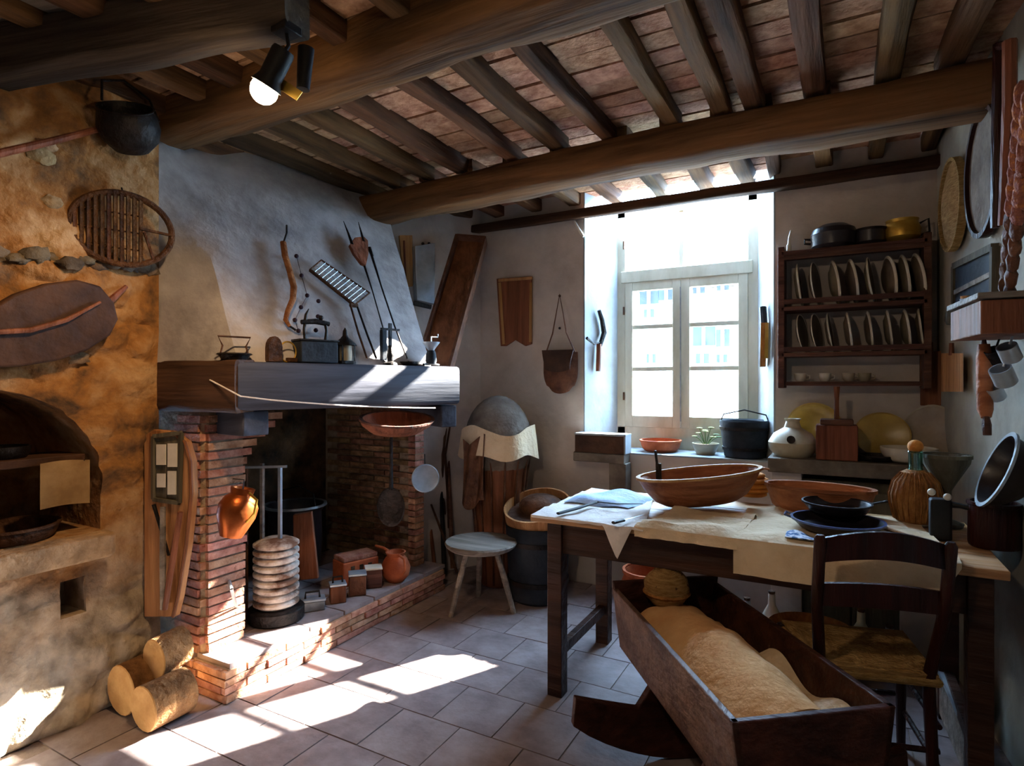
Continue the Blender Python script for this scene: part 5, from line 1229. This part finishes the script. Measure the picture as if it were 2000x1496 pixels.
# ladles and white kitchen things
for i, (u, v, r, m_, lab) in enumerate(((1972, 690, .030, 'zinc', 'pale enamel mug hanging highest in the cluster beside the rolling pin'), (1960, 735, .034, 'zinc', 'middle enamel cup hanging in the cluster beside the rolling pin'), (1945, 768, .026, 'zinc', 'lowest small enamel cup hanging near the rolling pin'), (1945, 695, .028, 'iron', 'round black iron ladle hanging right behind the rolling pin'))):
    p = RW(u, v, .09); t = thing('hanging_mug' if i < 3 else 'iron_ladle', lab, 'mug' if i < 3 else 'ladle', p - V((0, 0, r)))
    MB().lathe([(r * .8, -r), (r, -r * .8), (r, r), (r * .88, r), (r * .85, -r * .7), (0, -r * .75)], n=20, M=TR(p) @ RX(.5) @ RY(-.4)).build('cup', M[m_], t)
    MB().tube([p + V((0, 0, r)), p + V((.01, 0, r * 2.2)), p + V((.03, 0, r * 2.6))], .004, 6).build('handle', M[m_], t)
for u in (1962, 1985):
    pass

# ================================================================== CHAIR
CL, CR = V((-.06, 2.30, 0)), V((.31, 2.40, 0))
cd = (CR - CL).normalized(); cf = V((-cd.y, cd.x, 0))
ct = (CL + CR) / 2
t = thing('ladderback_chair', 'dark red brown ladderback chair with a rush seat pushed under the table', 'chair', (ct.x, ct.y, 0))
for p, dx in ((CL, -.012), (CR, .012)):
    base = p + cf * .03 - cd * dx * 2
    MB().tube([base - cf * .05, base + V((0, 0, .45)) - cf * .0, p + V((0, 0, .70)) - cf * .03, p + V((0, 0, .925)) - cf * .07, p + V((0, 0, .94)) - cf * .07], [.017, .020, .019, .019, .012], 12).build('rear_leg', M['chair'], t)
for p in (CL - cd * .03, CR + cd * .02):
    q_ = p + cf * .38
    MB().tube([q_, q_ + V((0, 0, .25)), q_ + V((0, 0, .46))], [.015, .019, .020], 12).build('front_leg', M['chair'], t)
def slat(z0, hgt, bow, off):
    vs = []; n_ = 14
    for s_ in (0, 1):
        for i in range(n_ + 1):
            a = i / n_; p = lerp(CL, CR, a); cv = math.sin(math.pi * a)
            bk_ = -.03 - .045 * (z0 - .7) / .23
            for e in (0, 1):
                zz = z0 + (hgt if e else 0) * (1 if e == 0 else 1) + bow * cv * (1 if e else .75)
                vs.append(p + cf * (bk_ - .028 * cv - .008 + .016 * s_) + V((0, 0, zz)))
    k_ = (n_ + 1) * 2; fs = []
    for i in range(n_):
        a = i * 2
        fs += [(a, a + 1, a + 3, a + 2), (k_ + a, k_ + a + 2, k_ + a + 3, k_ + a + 1), (a + 1, k_ + a + 1, k_ + a + 3, a + 3), (a, a + 2, k_ + a + 2, k_ + a)]
    fs += [(0, k_, k_ + 1, 1), (2 * n_, 2 * n_ + 1, k_ + 2 * n_ + 1, k_ + 2 * n_)]
    MB().add(vs, fs).build('back_slat', M['chair'], t, ang=60)
slat(.845, .08, .04, 0); slat(.69, .075, .02, 0)
sc_ = ct + cf * .20
A = [CL + cf * .01 + cd * .0, CR + cf * .01, CR + cf * .39 + cd * .03, CL + cf * .39 - cd * .03]
MB().sheet(lambda a, b: lerp(lerp(A[0], A[1], a), lerp(A[3], A[2], a), b) + V((0, 0, .475 - .02 * math.sin(math.pi * a) * math.sin(math.pi * b) + .0035 * math.sin(60 * max(abs(a - .5), abs(b - .5))))), 26, 26, .03).build('seat', M['straw'], t)
for i, (p, q_) in enumerate(((A[0], A[1]), (A[1], A[2]), (A[2], A[3]), (A[3], A[0]))):
    MB().tube([p + V((0, 0, .445)), q_ + V((0, 0, .445))], .013, 8).build('seat_rail', M['straw'], t)
    for z in ((.22,) if i % 2 == 0 else (.16, .30)): MB().tube([p + V((0, 0, z)), q_ + V((0, 0, z))], .010, 8).build('rung', M['chair'], t)

# ================================================================== CRADLE
NL, NRt = V((-.234, 1.63, 0)), V((.15, 1.93, 0)); FLt, FRt = V((-.85, 2.46, 0)), V((-.466, 2.76, 0))
lo_ = (FLt - NL).normalized(); ac = (NRt - NL).normalized(); RZc = .56; BZc = .30
cc = (NL + FRt) / 2
t = thing('wooden_cradle', 'open wooden rocking cradle on the floor in front of the table', 'cradle', (cc.x, cc.y, 0))
ins = .035
def CP(p, z, io=0, il=0): return V((p.x, p.y, z)) + ac * io + lo_ * il
def board(a, b_, c_, d_, inward, th=.022, m='cradle', nm='side_board', ps=None):
    off = inward * th; vs = [a, b_, b_ + off, a + off, d_, c_, c_ + off, d_ + off]
    return MB().hexa(vs).build(nm, M[m], t, smooth=False, bevel=.004)
board(CP(NL, BZc, ins), CP(FLt, BZc, ins), CP(FLt, RZc), CP(NL, RZc), ac)
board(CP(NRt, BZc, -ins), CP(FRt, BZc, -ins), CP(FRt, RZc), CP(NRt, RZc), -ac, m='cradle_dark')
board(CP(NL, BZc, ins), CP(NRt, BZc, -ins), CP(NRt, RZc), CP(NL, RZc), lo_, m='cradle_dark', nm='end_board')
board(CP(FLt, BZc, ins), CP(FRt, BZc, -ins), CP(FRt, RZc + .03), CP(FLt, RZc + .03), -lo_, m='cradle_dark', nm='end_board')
MB().hexa([CP(NL, BZc, ins), CP(NRt, BZc, -ins), CP(FRt, BZc, -ins), CP(FLt, BZc, ins), CP(NL, BZc + .02, ins), CP(NRt, BZc + .02, -ins), CP(FRt, BZc + .02, -ins), CP(FLt, BZc + .02, ins)]).build('bottom_board', M['cradle_dark'], t, smooth=False)
for al in (.25, .72):
    ctr_ = (NL + NRt) / 2 + lo_ * al; poly = []
    n_ = 16; hw = .50
    for i in range(n_ + 1):
        s_ = -1 + 2 * i / n_; poly.append((s_ * hw, .0 + .16 * s_ * s_ + (.05 * max(0, abs(s_) - .85))))
    for i in range(n_, -1, -1):
        s_ = -1 + 2 * i / n_; poly.append((s_ * hw * .98, .17 + .10 * (abs(s_) ** 1.3) if abs(s_) > .4 else BZc - .0))
    Rm = Matrix((ac, V((0, 0, 1)), ac.cross(V((0, 0, 1))))).transposed().to_4x4()
    MB().prism(poly, -.018, .018, M=TR(ctr_) @ Rm).build('rocker', M['cradle_dark'], t, smooth=False, bevel=.004)
# linen on the cradle
iNL, iNR = CP(NL, 0, .06, .05), CP(NRt, 0, -.05, .05); iFL, iFR = CP(FLt, 0, .05, -.12), CP(FRt, 0, -.05, -.12)
def lin(a, b):
    p = lerp(lerp(iNL, iNR, a), lerp(iFL, iFR, a), b)
    mound = math.sin(math.pi * min(1, a * 1.15)) ** .8 * (.45 + .55 * math.sin(math.pi * min(1, .15 + b * .8)))
    z = .455 + .125 * mound + .018 * noise.noise(V((p.x * 6, p.y * 6, 1))) + .012 * noise.noise(V((p.x * 14, p.y * 5, 4))) - .06 * max(0, a - .75) * 4 * .5
    return V((p.x, p.y, z))
o = MB().sheet(lin, 34, 44, .012).build('linen_blanket', M['blanket']); tag(o, 'rumpled tan linen blanket mounded in the cradle', 'blanket')
o = MB().sheet(lambda a, b: (lambda p: V((p.x, p.y, .435 + .03 * math.sin(b * 9) * a + .03 * a)))(lerp(lerp(CP(NL, 0, .27, .06), CP(NRt, 0, -.04, .06), a), lerp(CP(NL, 0, .33, .55), CP(NRt, 0, -.04, .55), a), b)), 12, 24, .012).build('rolled_sheet', M['cream']); tag(o, 'yellowish rolled sheet at the right side of the cradle', 'cloth')
ph = (FLt + FRt) / 2 - lo_ * .09 - ac * .03
t = thing('knitted_bonnet', 'round orange brown knitted bonnet at the far head end of the cradle', 'bonnet', (ph.x, ph.y, .49))
MB().ball((ph.x, ph.y, .58), (.095, .095, .085), 22, 14, amp=.08).build('crown', M['straw'], t)
MB().lathe([(.088, -.012), (.100, 0), (.088, .012)], n=24, M=TR((ph.x, ph.y, .56))).build('brim', M['wicker'], t)
for i in range(7):
    an = i * .9; MB().ball((ph.x + .085 * math.cos(an), ph.y + .085 * math.sin(an), .60), .008, 6, 5).build('dot', M['leather'], t)

# ================================================================== UNDER AND BEHIND THE TABLE
t = thing('wicker_log_basket', 'low wicker basket on the floor under the table by the counter', 'basket', (-.1, 3.3, 0))
MB().lathe([(.16, 0), (.17, .02), (.21, .22), (.2, .23), (.155, .04), (0, .03)], n=28).build('body', M['wicker'], t, world=False)
for z in (.06, .12, .18): MB().lathe([(.17 + z * .18, z), (.19 + z * .18, z + .008), (.17 + z * .18, z + .016)], n=28).build('weave_band', M['wicker_dark'], t, world=False)
t = thing('orange_clay_crock', 'orange clay crock on the floor behind the left table leg', 'crock', (-1.02, 3.62, 0))
MB().lathe([(.12, 0), (.17, .06), (.18, .16), (.14, .26), (.15, .28), (.135, .28), (.12, .2), (0, .1)], n=28).build('body', M['terracotta'], t, world=False)
MB().lathe([(.138, .27), (.155, .27), (.155, .29), (.138, .29)], n=28).build('rim', M['terracotta'], t, world=False)
bot0 = None
for i, (x, y, hgt, m_, lab) in enumerate(((-.42, 3.45, .26, 'zinc', 'pale metal bottle leftmost of those under the table'), (-.30, 3.5, .30, 'white_china', 'white bottle second from left under the table'), (.12, 3.5, .28, 'cream_china', 'cream bottle behind the chair back under the table'), (.24, 3.45, .24, 'zinc', 'pale metal bottle rightmost of those under the table'))):
    t = thing('floor_bottle', lab, 'bottle', (x, y, 0), 'bottles under the table')
    MB().lathe([(.04, 0), (.05, .01), (.05, hgt * .6), (.02, hgt * .8), (.018, hgt), (0, hgt)], n=18).build('body', M[m_], t, world=False)
    MB().lathe([(.016, hgt), (.018, hgt + .015), (0, hgt + .016)], n=12).build('cap', M['rust'], t, world=False)
t = thing('white_plank', 'whitish board leaning at the foot of the right wall under the table', 'board', (.42, 2.85, 0))
MB().bar((.44, 2.62, .08), (.40, 3.3, .12), .03, .16).build('board', M['greywood'], t, smooth=False)
MB().bar((.44, 2.62, .17), (.40, 3.3, .21), .034, .02).build('edge', M['zinc'], t, smooth=False)

# ================================================================== SPOT LAMPS
def spot_lamp(lab, head, aim, ceil_z, energy, size, light=True, colr=WARM):
    head = V(head); d_ = (V(aim) - head).normalized()
    t = thing('spot_lamp', lab, 'lamp', head)
    Mx = TR(head) @ d_.to_track_quat('Z', 'Y').to_matrix().to_4x4()
    MB().lathe([(.0, -.10), (.032, -.10), (.036, -.09), (.036, .0), (.05, .03), (.047, .03), (.033, .0), (.03, -.01), (.0, -.012)], n=24, M=Mx).build('housing', M['blackcord'], t)
    MB().ball(Mx @ V((0, 0, .045)), .044, 16, 10).build('bulb', M['bulb'], t)
    MB().tube([head - d_ * .06, head - d_ * .05 + V((.03, .02, .06)), V((head.x + .04, head.y + .03, ceil_z))], .007, 8).build('stem', M['blackcord'], t)
    MB().box((head.x + .04, head.y + .03, ceil_z), (.07, .07, .03)).build('mount', M['blackcord'], t, bevel=.004)
    MB().box((0, 0, 0), (.002, .07, .07)).build('barn_door', M['zinc'], t, loc=None, bevel=0) if False else None
    if light:
        l = point_lamp('lamp_light', head + d_ * .10, aim, energy, colr, size, .9, .025); l.parent = None
    return t
hd_ = W(528, 152, t=1.93)
t = spot_lamp('lit black spot lamp under the grey beam, shining at the oven wall', hd_, (-2.8, 1.05, .55), 2.61, 40, 125)
pa, pb = W(535, 155, t=1.98), W(585, 188, t=1.98)
MB().bar(pa, pb, .035, .003, up=(.3, -1, .2)).build('barn_door', M['brass'], t, smooth=False)
MB().tube([W(592, 175, t=2.02), W(598, 95, t=2.02)], [.022, .028], 12).build('transformer', M['blackcord'], t)
spot_lamp('black spot lamp on the ceiling above the table front', (-.75, .35, 2.50), (-.2, 2.7, .8), 2.74, 0, 60, light=False)
